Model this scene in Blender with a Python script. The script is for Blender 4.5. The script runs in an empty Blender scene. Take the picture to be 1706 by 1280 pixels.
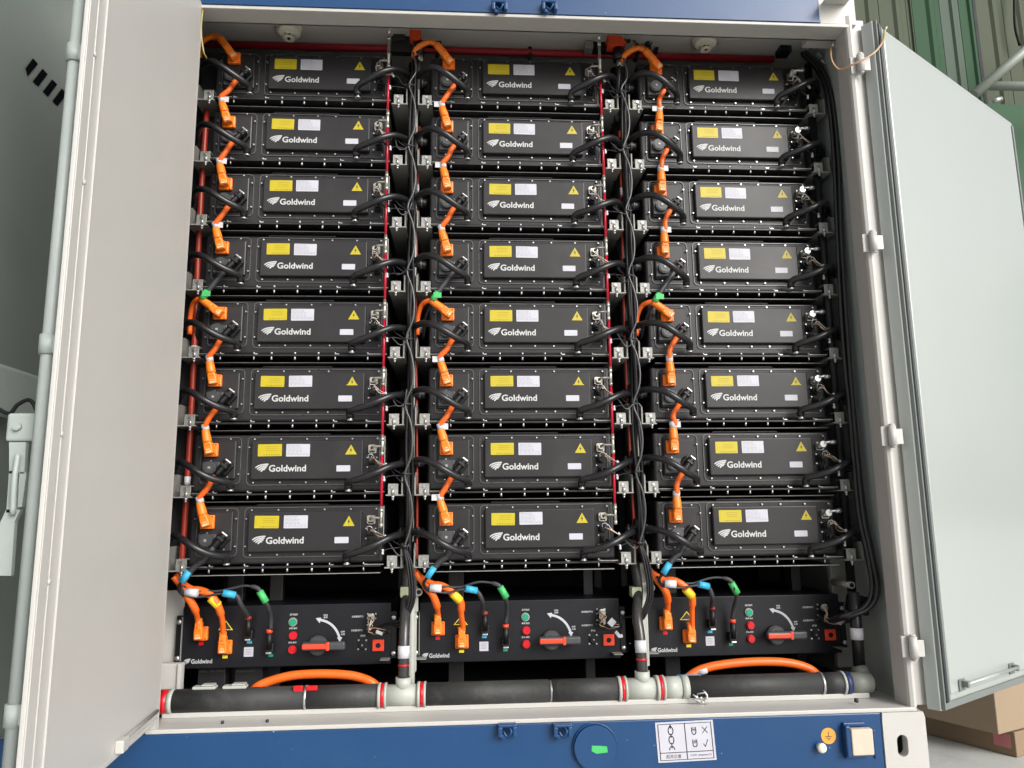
import bpy, bmesh, math, random
from mathutils import Vector, Matrix
random.seed(7)
# ------------------------------------------------------------------ camera, world, sun
Z0 = 3.1                                     # height of the cabinet coordinates above the floor
FPX = 1267.68
CAM = Vector((0.7444, -2.8287, -1.7985))      # cabinet coordinates
RX = Vector((0.99786399, -0.06421741, -0.01198265))   # camera right
RD = Vector((-0.00107476, 0.16726566, -0.98591128))   # camera down
RF = Vector((0.06531695, 0.98381824, 0.16683936))     # camera forward
sc = bpy.context.scene
cd = bpy.data.cameras.new("camera"); cam = bpy.data.objects.new("camera", cd); sc.collection.objects.link(cam)
up = -RD; bk = -RF
cam.matrix_world = Matrix(((RX.x, up.x, bk.x, CAM.x), (RX.y, up.y, bk.y, CAM.y), (RX.z, up.z, bk.z, CAM.z + Z0), (0, 0, 0, 1)))
cd.sensor_width = 36.0; cd.lens = FPX / 1706 * 36.0; cd.clip_end = 500; cd.clip_start = 0.05
sc.camera = cam
w = bpy.data.worlds.new("World"); sc.world = w; w.use_nodes = True
SUN_EL, SUN_AZ = math.radians(27), math.radians(143)   # azimuth of the light, from +Y clockwise
nt = w.node_tree; bg = nt.nodes["Background"]
sky = nt.nodes.new("ShaderNodeTexSky"); sky.sky_type = 'NISHITA'; sky.sun_disc = False
sky.sun_elevation = SUN_EL; sky.sun_rotation = SUN_AZ; sky.dust_density = 6; sky.air_density = 1.0; sky.ozone_density = 0.5
hs = nt.nodes.new("ShaderNodeHueSaturation"); hs.inputs["Saturation"].default_value = 0.22
nt.links.new(sky.outputs[0], hs.inputs["Color"]); nt.links.new(hs.outputs[0], bg.inputs[0])
bg.inputs[1].default_value = 0.115
ld = bpy.data.lights.new("sun", 'SUN'); ld.energy = 1.25; ld.angle = math.radians(35); ld.color = (1, 0.985, 0.965)
sun = bpy.data.objects.new("sun", ld); sc.collection.objects.link(sun)
d = Vector((math.sin(SUN_AZ) * math.cos(SUN_EL), math.cos(SUN_AZ) * math.cos(SUN_EL), math.sin(SUN_EL)))
sun.rotation_euler = d.to_track_quat('Z', 'Y').to_euler(); sun.location = (0, -6, 8)
sc.view_settings.view_transform = 'Standard'; sc.view_settings.look = 'None'
sc.view_settings.exposure = 0.42; sc.view_settings.gamma = 1

# ------------------------------------------------------------------ helpers
def P(px, py, Y):
    """point of the cabinet at depth Y that the photograph shows at px, py"""
    v = RX * ((px - 853) / FPX) + RD * ((py - 640) / FPX) + RF
    return CAM + v * ((Y - CAM.y) / v.y)
def PX(px, py, X):
    v = RX * ((px - 853) / FPX) + RD * ((py - 640) / FPX) + RF
    return CAM + v * ((X - CAM.x) / v.x)
def jit(a): return random.uniform(-a, a)

ORG = {}
def thing(name, label, cat, org=(0, 0, 0), group=None):
    o = bpy.data.objects.new(name, None); sc.collection.objects.link(o)
    o.empty_display_size = 0.05
    org = Vector(org); o.location = org + Vector((0, 0, Z0)); ORG[o.name] = org
    o['label'] = label; o['category'] = cat
    if group: o['group'] = group
    return o
def copy_thing(src, off, label):
    r = src.copy(); sc.collection.objects.link(r); r.location = src.location + Vector(off); r['label'] = label
    for ch in src.children:
        c = ch.copy(); sc.collection.objects.link(c); c.parent = r
        for g in ch.children:
            e = g.copy(); sc.collection.objects.link(e); e.parent = c
    return r

def catmull(pts, n=6):
    p = [Vector(q) for q in pts]
    if len(p) < 3: return p
    out = []
    for i in range(len(p) - 1):
        a = p[i - 1] if i else p[0] * 2 - p[1]; b = p[i]; c = p[i + 1]; e = p[i + 2] if i + 2 < len(p) else p[-1] * 2 - p[-2]
        for k in range(n):
            t = k / n
            out.append(0.5 * ((2 * b) + (c - a) * t + (2 * a - 5 * b + 4 * c - e) * t * t + (3 * b - a - 3 * c + e) * t ** 3))
    out.append(p[-1]); return out

class MB:
    def __init__(s): s.v = []; s.f = []; s.m = []; s.sm = []; s.i = 0
    def mat(s, i): s.i = i; return s
    def face(s, idx, smooth=False): s.f.append(idx); s.m.append(s.i); s.sm.append(smooth)
    def add(s, verts, faces, smooth=False):
        b = len(s.v); s.v += [Vector(q) for q in verts]
        for f in faces: s.face([b + i for i in f], smooth)
        return s
    def bm(s, bm, mtx=None, smooth=False):
        if mtx: bmesh.ops.transform(bm, matrix=mtx, verts=bm.verts)
        bm.verts.index_update(); s.add([v.co.copy() for v in bm.verts], [[v.index for v in f.verts] for f in bm.faces], smooth); bm.free(); return s
    def box(s, x0, x1, y0, y1, z0, z1, bev=0, seg=2, mtx=None):
        if bev <= 0:
            vs = [Vector((x, y, z)) for x in (x0, x1) for y in (y0, y1) for z in (z0, z1)]
            if mtx: vs = [mtx @ v for v in vs]
            return s.add(vs, [(0, 1, 3, 2), (4, 6, 7, 5), (0, 4, 5, 1), (2, 3, 7, 6), (0, 2, 6, 4), (1, 5, 7, 3)])
        b = bmesh.new(); bmesh.ops.create_cube(b, size=1)
        for v in b.verts: v.co = Vector((x0 + (v.co.x + .5) * (x1 - x0), y0 + (v.co.y + .5) * (y1 - y0), z0 + (v.co.z + .5) * (z1 - z0)))
        bmesh.ops.bevel(b, geom=list(b.edges), offset=bev, segments=seg, profile=0.5, affect='EDGES')
        return s.bm(b, mtx, False)
    def obox(s, c, ux, uy, uz, hx, hy, hz, bev=0):
        """oriented box: centre, unit axes, half sizes"""
        ux, uy, uz = Vector(ux), Vector(uy), Vector(uz); c = Vector(c)
        m = Matrix(((ux.x, uy.x, uz.x, c.x), (ux.y, uy.y, uz.y, c.y), (ux.z, uy.z, uz.z, c.z), (0, 0, 0, 1)))
        return s.box(-hx, hx, -hy, hy, -hz, hz, bev, mtx=m)
    def prism(s, poly, y0, y1):
        n = len(poly); vs = [Vector((x, y0, z)) for x, z in poly] + [Vector((x, y1, z)) for x, z in poly]
        return s.add(vs, [list(range(n)), list(range(2 * n - 1, n - 1, -1))] + [(i, i + n, (i + 1) % n + n, (i + 1) % n) for i in range(n)])
    def ring(s, outer, inner, y0, y1):
        n = len(outer)
        vs = [Vector((x, y0, z)) for x, z in outer] + [Vector((x, y0, z)) for x, z in inner] + [Vector((x, y1, z)) for x, z in outer] + [Vector((x, y1, z)) for x, z in inner]
        fs = []
        for i in range(n):
            j = (i + 1) % n
            fs += [(i, j, n + j, n + i), (i, 2 * n + i, 2 * n + j, j), (n + i, n + j, 3 * n + j, 3 * n + i)]
        return s.add(vs, fs)
    def cyl(s, a, b, r, seg=14, r2=None, cap=True):
        a, b = Vector(a), Vector(b); r2 = r if r2 is None else r2
        z = (b - a).normalized(); x = z.orthogonal().normalized(); y = z.cross(x)
        base = len(s.v)
        for c, rr in ((a, r), (b, r2)):
            for k in range(seg):
                t = 2 * math.pi * k / seg; s.v.append(c + (x * math.cos(t) + y * math.sin(t)) * rr)
        for k in range(seg): s.face([base + k, base + (k + 1) % seg, base + seg + (k + 1) % seg, base + seg + k], True)
        if cap:
            s.face([base + k for k in range(seg)][::-1]); s.face([base + seg + k for k in range(seg)])
        return s
    def tube(s, pts, r, seg=10, n=6, flat=None, smooth_path=True, cap=True):
        p = catmull(pts, n) if smooth_path else [Vector(q) for q in pts]
        N = len(p); rr = r if callable(r) else (lambda t: r)
        t0 = (p[1] - p[0]).normalized(); x = t0.orthogonal().normalized()
        base = len(s.v)
        for i in range(N):
            t = (p[min(i + 1, N - 1)] - p[max(i - 1, 0)]).normalized()
            x = (x - t * x.dot(t)).normalized(); y = t.cross(x); q = rr(i / (N - 1))
            for k in range(seg):
                a = 2 * math.pi * k / seg; s.v.append(p[i] + (x * math.cos(a) + y * math.sin(a)) * q)
        for i in range(N - 1):
            for k in range(seg):
                s.face([base + i * seg + k, base + i * seg + (k + 1) % seg, base + (i + 1) * seg + (k + 1) % seg, base + (i + 1) * seg + k], True)
        if cap:
            s.face([base + k for k in range(seg)][::-1]); s.face([base + (N - 1) * seg + k for k in range(seg)])
        return s
    def dome(s, c, r, ax, h, seg=16, rings=4):
        c = Vector(c); z = Vector(ax).normalized(); x = z.orthogonal().normalized(); y = z.cross(x); base = len(s.v)
        for i in range(rings):
            a = math.pi / 2 * i / rings
            for k in range(seg):
                t = 2 * math.pi * k / seg; s.v.append(c + (x * math.cos(t) + y * math.sin(t)) * r * math.cos(a) + z * h * math.sin(a))
        s.v.append(c + z * h); top = len(s.v) - 1
        for i in range(rings - 1):
            for k in range(seg): s.face([base + i * seg + k, base + i * seg + (k + 1) % seg, base + (i + 1) * seg + (k + 1) % seg, base + (i + 1) * seg + k], True)
        for k in range(seg): s.face([base + (rings - 1) * seg + k, base + (rings - 1) * seg + (k + 1) % seg, top], True)
        s.face([base + k for k in range(seg)][::-1]); return s
    def text(s, body, x0, x1, zc, y, bold=0.0, height=None, thick=0.0004, ang=0):
        vs, fs, (ax, bx, az, bz) = text_mesh(body, bold)
        k = (x1 - x0) / (bx - ax); kz = k if height is None else height / (bz - az)
        ca, sa = math.cos(ang), math.sin(ang); cx = (x0 + x1) / 2
        out = []
        for vx, vz in vs:
            dx, dz = (vx - (ax + bx) / 2) * k, (vz - (az + bz) / 2) * kz
            out.append((cx + dx * ca - dz * sa, y, zc + dx * sa + dz * ca))
        return s.add(out, fs)
    def build(s, name, mats, parent=None, smooth_all=False, stuff=False, label=None):
        me = bpy.data.meshes.new(name); o_ = ORG[parent_root(parent).name] if parent else Vector((0, 0, 0))
        me.from_pydata([tuple(v - o_) for v in s.v], [], s.f)
        for m in (mats if isinstance(mats, (list, tuple)) else [mats]): me.materials.append(m)
        me.polygons.foreach_set('material_index', s.m); me.polygons.foreach_set('use_smooth', [True] * len(s.f) if smooth_all else s.sm)
        me.update()
        ob = bpy.data.objects.new(name, me); sc.collection.objects.link(ob)
        if parent: ob.parent = parent
        if stuff: ob['kind'] = 'stuff'
        if label: ob['label'] = label
        return ob
def parent_root(o):
    while o.parent: o = o.parent
    return o
_tc = {}
def text_mesh(body, bold):
    if (body, bold) in _tc: return _tc[(body, bold)]
    cu = bpy.data.curves.new('lettering', 'FONT'); cu.body = body; cu.size = 1; cu.offset = bold; cu.resolution_u = 3
    ob = bpy.data.objects.new('lettering', cu); sc.collection.objects.link(ob); bpy.context.view_layer.update()
    me = bpy.data.meshes.new_from_object(ob.evaluated_get(bpy.context.evaluated_depsgraph_get()))
    vs = [(v.co.x, v.co.y) for v in me.vertices]; fs = [tuple(reversed(p.vertices)) for p in me.polygons]
    fs = [tuple(p.vertices) for p in me.polygons]
    xs = [v[0] for v in vs] or [0, 1]; zs = [v[1] for v in vs] or [0, 1]
    bpy.data.objects.remove(ob); bpy.data.meshes.remove(me); bpy.data.curves.remove(cu)
    _tc[(body, bold)] = (vs, fs, (min(xs), max(xs), min(zs), max(zs))); return _tc[(body, bold)]
def rrect(x0, x1, z0, z1, r, n=4):
    out = []
    for cx, cz, a0 in ((x1 - r, z1 - r, 0), (x0 + r, z1 - r, 90), (x0 + r, z0 + r, 180), (x1 - r, z0 + r, 270)):
        for k in range(n + 1):
            a = math.radians(a0 + 90 * k / n); out.append((cx + r * math.cos(a), cz + r * math.sin(a)))
    return out[::-1]
def bez(a, c, b, n=8):
    return [((1 - t) ** 2 * a[0] + 2 * t * (1 - t) * c[0] + t * t * b[0], (1 - t) ** 2 * a[1] + 2 * t * (1 - t) * c[1] + t * t * b[1]) for t in [i / n for i in range(n + 1)]]
def wing(mb, x0, z0, wd, ht, y):
    for A, Cc, B in (((1, 1), (.22, 1.0), (0, .48)), ((.93, .76), (.32, .77), (.13, .28)), ((.86, .52), (.42, .54), (.27, .12)), ((.76, .30), (.52, .33), (.45, -.05))):
        pts = bez(A, Cc, B); vs = []; n = len(pts)
        for i, (px, pz) in enumerate(pts):
            q = pts[min(i + 1, n - 1)]; p0 = pts[max(i - 1, 0)]; dx, dz = q[0] - p0[0], q[1] - p0[1]; L = math.hypot(dx, dz)
            t = i / (n - 1); h = .099 - .040 * t
            if t == 1: h = .02
            nx, nz = -dz / L * h, dx / L * h
            vs += [(x0 + (px + nx) * wd, y, z0 + (pz + nz) * ht), (x0 + (px - nx) * wd, y, z0 + (pz - nz) * ht)]
        mb.add(vs, [(2 * i, 2 * i + 1, 2 * i + 3, 2 * i + 2) for i in range(n - 1)])

# ------------------------------------------------------------------ materials
def mat(name, col, rough=0.5, metal=0.0, var=0.12, scale=18.0, bump=0.0, bscale=60.0, rvar=0.12, wear=None, dirt=None, coat=0.0, trans=0.0, spec=0.5):
    m = bpy.data.materials.new(name); m.use_nodes = True; nt = m.node_tree; N = nt.nodes; Lk = nt.links
    b = N["Principled BSDF"]; b.inputs["Metallic"].default_value = metal; b.inputs["Specular IOR Level"].default_value = spec
    if coat: b.inputs["Coat Weight"].default_value = coat; b.inputs["Coat Roughness"].default_value = 0.15
    if trans: b.inputs["Transmission Weight"].default_value = trans
    tc = N.new("ShaderNodeTexCoord"); mp = N.new("ShaderNodeMapping"); Lk.new(tc.outputs["Object"], mp.inputs[0])
    oi = N.new("ShaderNodeObjectInfo"); ml = N.new("ShaderNodeVectorMath"); ml.operation = 'ADD'
    cm = N.new("ShaderNodeCombineXYZ"); mu = N.new("ShaderNodeMath"); mu.operation = 'MULTIPLY'; mu.inputs[1].default_value = 37.0
    Lk.new(oi.outputs["Random"], mu.inputs[0]); Lk.new(mu.outputs[0], cm.inputs[0]); Lk.new(mp.outputs[0], ml.inputs[0]); Lk.new(cm.outputs[0], ml.inputs[1])
    no = N.new("ShaderNodeTexNoise"); no.inputs["Scale"].default_value = scale; no.inputs["Detail"].default_value = 5; Lk.new(ml.outputs[0], no.inputs["Vector"])
    cr = N.new("ShaderNodeMixRGB"); cr.blend_type = 'MIX'
    c = Vector(col); cr.inputs[1].default_value = (*(c * (1 - var)), 1); cr.inputs[2].default_value = (*(c * (1 + var)), 1)
    Lk.new(no.outputs["Fac"], cr.inputs[0]); last = cr.outputs[0]
    if dirt:
        n2 = N.new("ShaderNodeTexNoise"); n2.inputs["Scale"].default_value = dirt[1]; n2.inputs["Detail"].default_value = 8; n2.inputs["Roughness"].default_value = .7; Lk.new(ml.outputs[0], n2.inputs["Vector"])
        r2 = N.new("ShaderNodeValToRGB"); r2.color_ramp.elements[0].position = .52; r2.color_ramp.elements[1].position = .75; Lk.new(n2.outputs["Fac"], r2.inputs[0])
        k = N.new("ShaderNodeMath"); k.operation = 'MULTIPLY'; k.inputs[1].default_value = dirt[2]; Lk.new(r2.outputs[0], k.inputs[0])
        mx = N.new("ShaderNodeMixRGB"); mx.inputs[2].default_value = (*dirt[0], 1); Lk.new(k.outputs[0], mx.inputs[0]); Lk.new(last, mx.inputs[1]); last = mx.outputs[0]
    if wear:
        n3 = N.new("ShaderNodeTexNoise"); n3.inputs["Scale"].default_value = wear[1]; n3.inputs["Detail"].default_value = 3; Lk.new(ml.outputs[0], n3.inputs["Vector"])
        r3 = N.new("ShaderNodeValToRGB"); r3.color_ramp.elements[0].position = wear[2]; r3.color_ramp.elements[1].position = wear[2] + .02; Lk.new(n3.outputs["Fac"], r3.inputs[0])
        mx = N.new("ShaderNodeMixRGB"); mx.inputs[2].default_value = (*wear[0], 1); Lk.new(r3.outputs[0], mx.inputs[0]); Lk.new(last, mx.inputs[1]); last = mx.outputs[0]
    Lk.new(last, b.inputs["Base Color"])
    mr = N.new("ShaderNodeMapRange"); mr.inputs["To Min"].default_value = max(.03, rough - rvar); mr.inputs["To Max"].default_value = min(1, rough + rvar)
    Lk.new(no.outputs["Fac"], mr.inputs[0]); Lk.new(mr.outputs[0], b.inputs["Roughness"])
    if bump:
        n4 = N.new("ShaderNodeTexNoise"); n4.inputs["Scale"].default_value = bscale; n4.inputs["Detail"].default_value = 4; Lk.new(ml.outputs[0], n4.inputs["Vector"])
        bp = N.new("ShaderNodeBump"); bp.inputs["Strength"].default_value = bump; bp.inputs["Distance"].default_value = 0.004
        Lk.new(n4.outputs["Fac"], bp.inputs["Height"]); Lk.new(bp.outputs[0], b.inputs["Normal"])
    return m
M = dict(
    case=mat('black_case_paint', (.022, .021, .0225), .36, 0, .15, 8, .10, 500, .14, dirt=((.055, .052, .05), 4, .45), spec=.33),
    lid=mat('black_lid_paint', (.023, .022, .0235), .33, 0, .12, 6, .08, 700, .14, dirt=((.055, .052, .05), 3, .45), spec=.33),
    hv=mat('black_panel_paint', (.009, .0095, .013), .42, 0, .1, 6, .08, 600, .06, dirt=((.025, .025, .028), 5, .25), spec=.3),
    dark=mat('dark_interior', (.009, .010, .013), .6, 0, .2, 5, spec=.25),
    shelf=mat('dark_steel_shelf', (.035, .034, .036), .45, .3, .2, 20),
    black=mat('black_plastic', (.007, .007, .008), .45, 0, .15, 40, spec=.35),
    rubber=mat('black_rubber_hose', (.014, .014, .016), .30, 0, .2, 30, .1, 200, .06),
    gloss=mat('glossy_black_sheath', (.07, .07, .072), .16, 0, .1, 30),
    foam=mat('black_foam_insulation', (.030, .031, .031), .62, 0, .25, 9, .5, 60, .1, dirt=((.10, .105, .10), 6, .6)),
    oclip=mat('highlit_orange_clip', (.95, .50, .26), .4, 0, .05, 30),  # pale tone paints the white glint on the orange plug clips
    void=mat('unlit_slot', (.006, .006, .008), .95, 0, .1, 5, spec=0.0),
    rail=mat('zinc_rail', (.31, .31, .285), .5, .1, .15, 30, .1, 200, dirt=((.2, .19, .17), 20, .4)),
    rim=mat('highlit_rim', (.11, .11, .11), .3, .4, .2, 30),  # bevel highlights of panel and shelf edges put into a lighter metal colour
    disc=mat('charcoal_plastic', (.055, .057, .062), .4, 0, .1, 30),
    orange=mat('orange_plastic', (.95, .215, .016), .38, 0, .08, 30, .05, 200),
    ocable=mat('orange_cable', (.86, .14, .014), .38, 0, .12, 20, .05, 100),
    ored=mat('red_orange_cable', (.30, .025, .011), .42, 0, .15, 20),
    redtube=mat('red_tube', (.46, .008, .030), .25, 0, .08, 30),
    redpipe=mat('dark_red_pipe', (.36, .012, .022), .45, 0, .1, 10),
    red=mat('red_plastic', (.58, .006, .014), .3, 0, .05, 30),
    coral=mat('red_orange_handle', (.85, .065, .025), .35, 0, .05, 30),
    brick=mat('orange_valve_body', (.62, .06, .015), .5, 0, .15, 30),
    green=mat('green_plastic', (.01, .30, .16), .3, 0, .05, 30),
    gtag=mat('green_tag', (.06, .46, .13), .5, 0, .1, 40),
    btag=mat('blue_tag', (.04, .38, .62), .5, 0, .1, 40),
    ytag=mat('yellow_tag', (.80, .62, .03), .5, 0, .1, 40),
    white=mat('white_tag', (.58, .58, .61), .5, 0, .06, 60, dirt=((.35, .35, .4), 90, .5)),
    yellow=mat('yellow_label', (.48, .385, .010), .45, 0, .05, 30),
    label=mat('white_label', (.50, .50, .56), .45, 0, .03, 30),
    print_=mat('grey_print', (.22, .22, .25), .5, 0, .1, 30),
    yprint=mat('olive_print', (.20, .15, .01), .5, 0, .1, 30),
    logo=mat('white_print', (.50, .51, .51), .5, 0, .08, 60),
    zinc=mat('galvanised_steel', (.36, .36, .335), .48, .35, .18, 60, .1, 300, dirt=((.26, .25, .22), 30, .5)),
    bolt=mat('bright_bolt', (.58, .58, .59), .3, .8, .1, 40),
    nickel=mat('nickel_fitting', (.50, .48, .42), .3, .75, .2, 80, .2, 200),
    brass=mat('dull_brass', (.42, .36, .24), .35, .7, .25, 90),
    cream=mat('cream_paint', (.50, .490, .465), .42, 0, .03, 3, .06, 300, .06, dirt=((.43, .42, .395), 2.5, .35)),
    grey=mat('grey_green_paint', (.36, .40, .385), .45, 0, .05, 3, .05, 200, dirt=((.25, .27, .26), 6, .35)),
    doorw=mat('white_door_paint', (.385, .415, .40), .30, 0, .03, 1.2, .16, 2.0, .06, coat=.9),
    blue=mat('blue_paint', (.007, .050, .150), .34, 0, .08, 4, .08, 200, .08, dirt=((.018, .070, .17), 2.2, .5), wear=((.35, .42, .5), 70, .76)),
    gasket=mat('dark_gasket', (.035, .037, .042), .5, 0, .2, 30),
    sealgrey=mat('grey_seal', (.17, .19, .18), .5, 0, .1, 20),
    ceil=mat('inner_ceiling', (.60, .58, .54), .6, 0, .06, 4),
    smoke=mat('ivory_plastic', (.82, .79, .66), .4, 0, .05, 20),
    pvc=mat('grey_pvc', (.40, .42, .38), .45, 0, .06, 20, dirt=((.3, .3, .27), 20, .3)),
    dpvc=mat('shaded_grey_pvc', (.22, .235, .21), .5, 0, .1, 20, dirt=((.15, .15, .13), 20, .4)),  # darker copy of the grey PVC, the elbow's shade put into its colour
    clear=mat('translucent_hose', (.038, .037, .036), .2, 0, .3, 50),
    beige=mat('beige_tape', (.62, .50, .40), .7, 0, .1, 30, .3, 60),
    ground=mat('ground_sticker', (.72, .33, .05), .5, 0, .05, 30),
    darkprint=mat('black_print', (.03, .03, .03), .5),
    redprint=mat('red_print', (.55, .18, .2), .5),
    darkblue=mat('navy_band', (.02, .03, .10), .4),
    wirey=mat('yellow_green_wire', (.42, .36, .12), .5, 0, .2, 30),
    wirep=mat('copper_pink_wire', (.62, .36, .22), .45, 0, .1, 40),
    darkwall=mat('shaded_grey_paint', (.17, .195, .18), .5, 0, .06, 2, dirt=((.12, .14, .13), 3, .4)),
    floor=mat('concrete_floor', (.50, .51, .48), .7, 0, .12, 2, .3, 40, dirt=((.2, .2, .19), 3, .5)),
    sheetg=mat('green_sheet', (.036, .082, .045), .55, 0, .12, 1.5, spec=.08),
    sheetb=mat('olive_sheet', (.080, .094, .064), .55, 0, .12, 1.5, spec=.08),
    sheetw=mat('pale_sheet', (.080, .110, .084), .5, 0, .12, 1.5, spec=.08),
    sheetm=mat('pale_green_sheet', (.05, .105, .06), .55, 0, .08, 1.5, spec=.08),
    steel=mat('grey_steel_tube', (.28, .31, .27), .5, .2, .1, 8),
    card=mat('brown_cardboard', (.25, .175, .11), .8, 0, .08, 6, .2, 50),
    cardl=mat('light_cardboard', (.30, .225, .15), .8, 0, .08, 6, .2, 50),
)
S4 = 400 / 1706
BOLTDOWN = Vector((0, 0, -1))
RN = ['left', 'middle', 'right']
ORD = ['topmost', 'second from top', 'third from top', 'fourth from top', 'fifth from top', 'sixth from top', 'second from bottom', 'bottom']
DP, DR = 0.85, 0.2572

# ------------------------------------------------------------------ the setting
def struct(name, mb, m):
    o = mb.build(name, m); o.location.z = Z0; o['kind'] = 'structure'; return o
FZ = -3.1
mb = MB(); mb.box(-60, 60, -60, 60, FZ - .2, FZ); struct('floor', mb, M['floor'])

# ------------------------------------------------------------------ container
YF, YR = -0.25, -0.16
XL, XR = -0.20, 2.228
ZT, ZB = 0.037, -2.452
cont = thing('storage_container', 'blue and cream steel battery container with its double doors swung open', 'container', (0.98, .4, -2.95))
mb = MB(); mb.box(-1.9, 2.124, YF, YF + .07, ZT + .014, .34, .004)
mb.box(-1.9, 2.124, YF - .006, YF + .07, ZT + .014, ZT + .022)
mb.build('header_beam', M['blue'], cont)
mb = MB(); mb.box(-.24, XR + .02, YF - .001, YR, ZT, ZT + .0135, .0025)
mb.box(-.24, XR + .02, YR - .01, YR, ZT, ZT + .18); mb.build('header_lip', M['cream'], cont)
mb = MB(); mb.box(-1.9, 2.124, YF, YF + .12, -2.72, ZB - .014, .004); mb.build('sill_beam', M['blue'], cont)
mb = MB(); mb.box(-.24, XR + .02, YF - .002, .02, ZB - .0135, ZB, .003)
mb.box(-.24, 2.16, YR + .04, YR + .055, ZB, ZB + .018, .003)
mb.build('sill_lip', M['cream'], cont)
# right jamb with rounded nose
mb = MB(); poly = []
jy = YF
prof = [(XR - .002, YR), (XR - .002, YF + .012), (XR + .002, YF + .002), (XR + .012, YF - .003), (XR + .022, YF), (XR + .026, YF + .012), (XR + .028, YF + .026), (2.312, YF + .028), (2.312, YF + .04), (XR + .03, YF + .04), (XR + .02, YF + .05), (XR + .02, YR)]
def vprism(mb, prof, z0, z1, smooth=False):
    n = len(prof); vs = [Vector((x, y, z0)) for x, y in prof] + [Vector((x, y, z1)) for x, y in prof]
    mb.add(vs, [(i, (i + 1) % n, (i + 1) % n + n, i + n) for i in range(n)], smooth); mb.add(vs, [list(range(n))[::-1], list(range(n, 2 * n))])
vprism(mb, prof, ZB, ZT + .05); mb.build('right_jamb', M['cream'], cont)
mb = MB(); mb.box(-.63, XL - .012, YF + .004, YF + .034, ZB, ZT + .014); mb.build('left_post', M['cream'], cont)
mb = MB(); mb.box(2.124, 2.272, YF + .004, YF + .16, ZT + .014, .34, .004)
mb.build('corner_post', M['cream'], cont)
mb = MB(); mb.box(-1.9, 2.27, YF + .071, 1.15, .30, .34); mb.build('roof_panel', M['blue'], cont)
# corner bracket above the opening
mb = MB(); mb.box(2.14, 2.235, YF - .10, YF + .002, .135, .143, .002); mb.cyl((2.2, YF - .05, .143), (2.2, YF - .05, .165), .01)
mb.build('corner_bracket', M['cream'], cont)
# corner casting with slotted hole
mb = MB(); o_ = rrect(2.125, 2.272, -2.74, ZB - .014, .004, 4)
hc = P(1503, 1243, YF); 
def stad(cx, cz, rx, rz, n): 
    out = []
    for k in range(n):
        a = math.pi / 2 * 0 + 2 * math.pi * (k + .5) / n; c_, s_ = math.cos(a), math.sin(a)
        out.append((cx + rx * c_, cz + (rz - rx) * (1 if s_ > 0 else -1) + rx * s_))
    return out[::-1]
n_ = len(o_)
# order the hole so that it starts like the outer outline
inner = []
for (x, z) in o_:
    a = math.atan2(z - hc.z, x - hc.x); c_, s_ = math.cos(a), math.sin(a)
    # distance to a vertical stadium
    rx, rz = .0185, .034
    t = .001
    while True:
        qx, qz = t * c_, t * s_
        dz = max(0, abs(qz) - (rz - rx))
        if math.hypot(qx, dz) >= rx or t > .2: break
        t += .0004
    inner.append((hc.x + qx, hc.z + qz))
# denser outline so the hole reads round
o2, i2 = [], []
N = 48
for k in range(N):
    a = -2 * math.pi * k / N; c_, s_ = math.cos(a), math.sin(a)
    t = .001
    while True:
        qx, qz = t * c_, t * s_; dz = max(0, abs(qz) - (.034 - .0185))
        if math.hypot(qx, dz) >= .0185: break
        t += .0003
    i2.append((hc.x + qx, hc.z + qz))
    # ray to the rectangle
    tx = ((2.272 if c_ > 0 else 2.125) - hc.x) / c_ if abs(c_) > 1e-6 else 9; tz = ((ZB - .014 if s_ > 0 else -2.74) - hc.z) / s_ if abs(s_) > 1e-6 else 9
    t = min(tx, tz); o2.append((hc.x + t * c_, hc.z + t * s_))
mb.ring(o2, i2, YF - .004, YF + .03); mb.box(2.268, 2.272, YF + .03, YF + .18, -2.74, ZB - .014)
mb.build('corner_casting', M['cream'], cont)
mb = MB(); mb.box(2.126, 2.266, YF + .13, YF + .16, -2.73, ZB - .02); mb.box(2.126, 2.266, YF + .032, YF + .13, -2.73, -2.62); mb.build('casting_pocket', M['sealgrey'], cont)
# interior
mb = MB(); mb.box(-.42, 2.262, YR + .002, 1.15, .166, .18); mb.build('ceiling_panel', M['ceil'], cont)
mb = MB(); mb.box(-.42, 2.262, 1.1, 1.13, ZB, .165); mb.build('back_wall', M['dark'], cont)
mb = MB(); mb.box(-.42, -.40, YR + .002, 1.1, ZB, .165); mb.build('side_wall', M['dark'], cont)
mb = MB(); mb.box(2.262, 2.271, YR + .002, 1.1, ZB - .03, .3); mb.build('side_wall', M['grey'], cont)
mb = MB(); mb.box(2.249, 2.262, YR + .002, YR + .01, ZB, .165); mb.build('jamb_return', M['cream'], cont)
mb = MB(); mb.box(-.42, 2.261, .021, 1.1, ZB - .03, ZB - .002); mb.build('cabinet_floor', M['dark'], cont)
# ceiling fittings
for (a, b_, c_, d_, y) in ((505, 540, 542, 62, .1),):
    pass
def ceilbox(px0, py0, px1, py1, y0, depth, m, name='junction_box', par=None):
    a = P(px0, py0, y0); b = P(px1, py1, y0)
    mb = MB(); mb.box(a.x, b.x, y0, y0 + depth, min(a.z, b.z), max(a.z, b.z), .004); return mb.build(name, M[m], par or cont)
ceilbox(652, 50, 698, 86, .075, .035, 'shelf'); ceilbox(988, 58, 1040, 84, .075, .035, 'dark'); ceilbox(698, 30, 735, 76, .10, .05, 'dark'); ceilbox(866, 30, 899, 74, .12, .06, 'dark')
ceilbox(655, 55, 675, 66, .06, .05, 'shelf'); ceilbox(975, 66, 989, 79, .06, .05, 'zinc')
ceilbox(1300, 68, 1320, 84, .06, .06, 'dark'); ceilbox(1200, 55, 1226, 80, .13, .07, 'dark')
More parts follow.
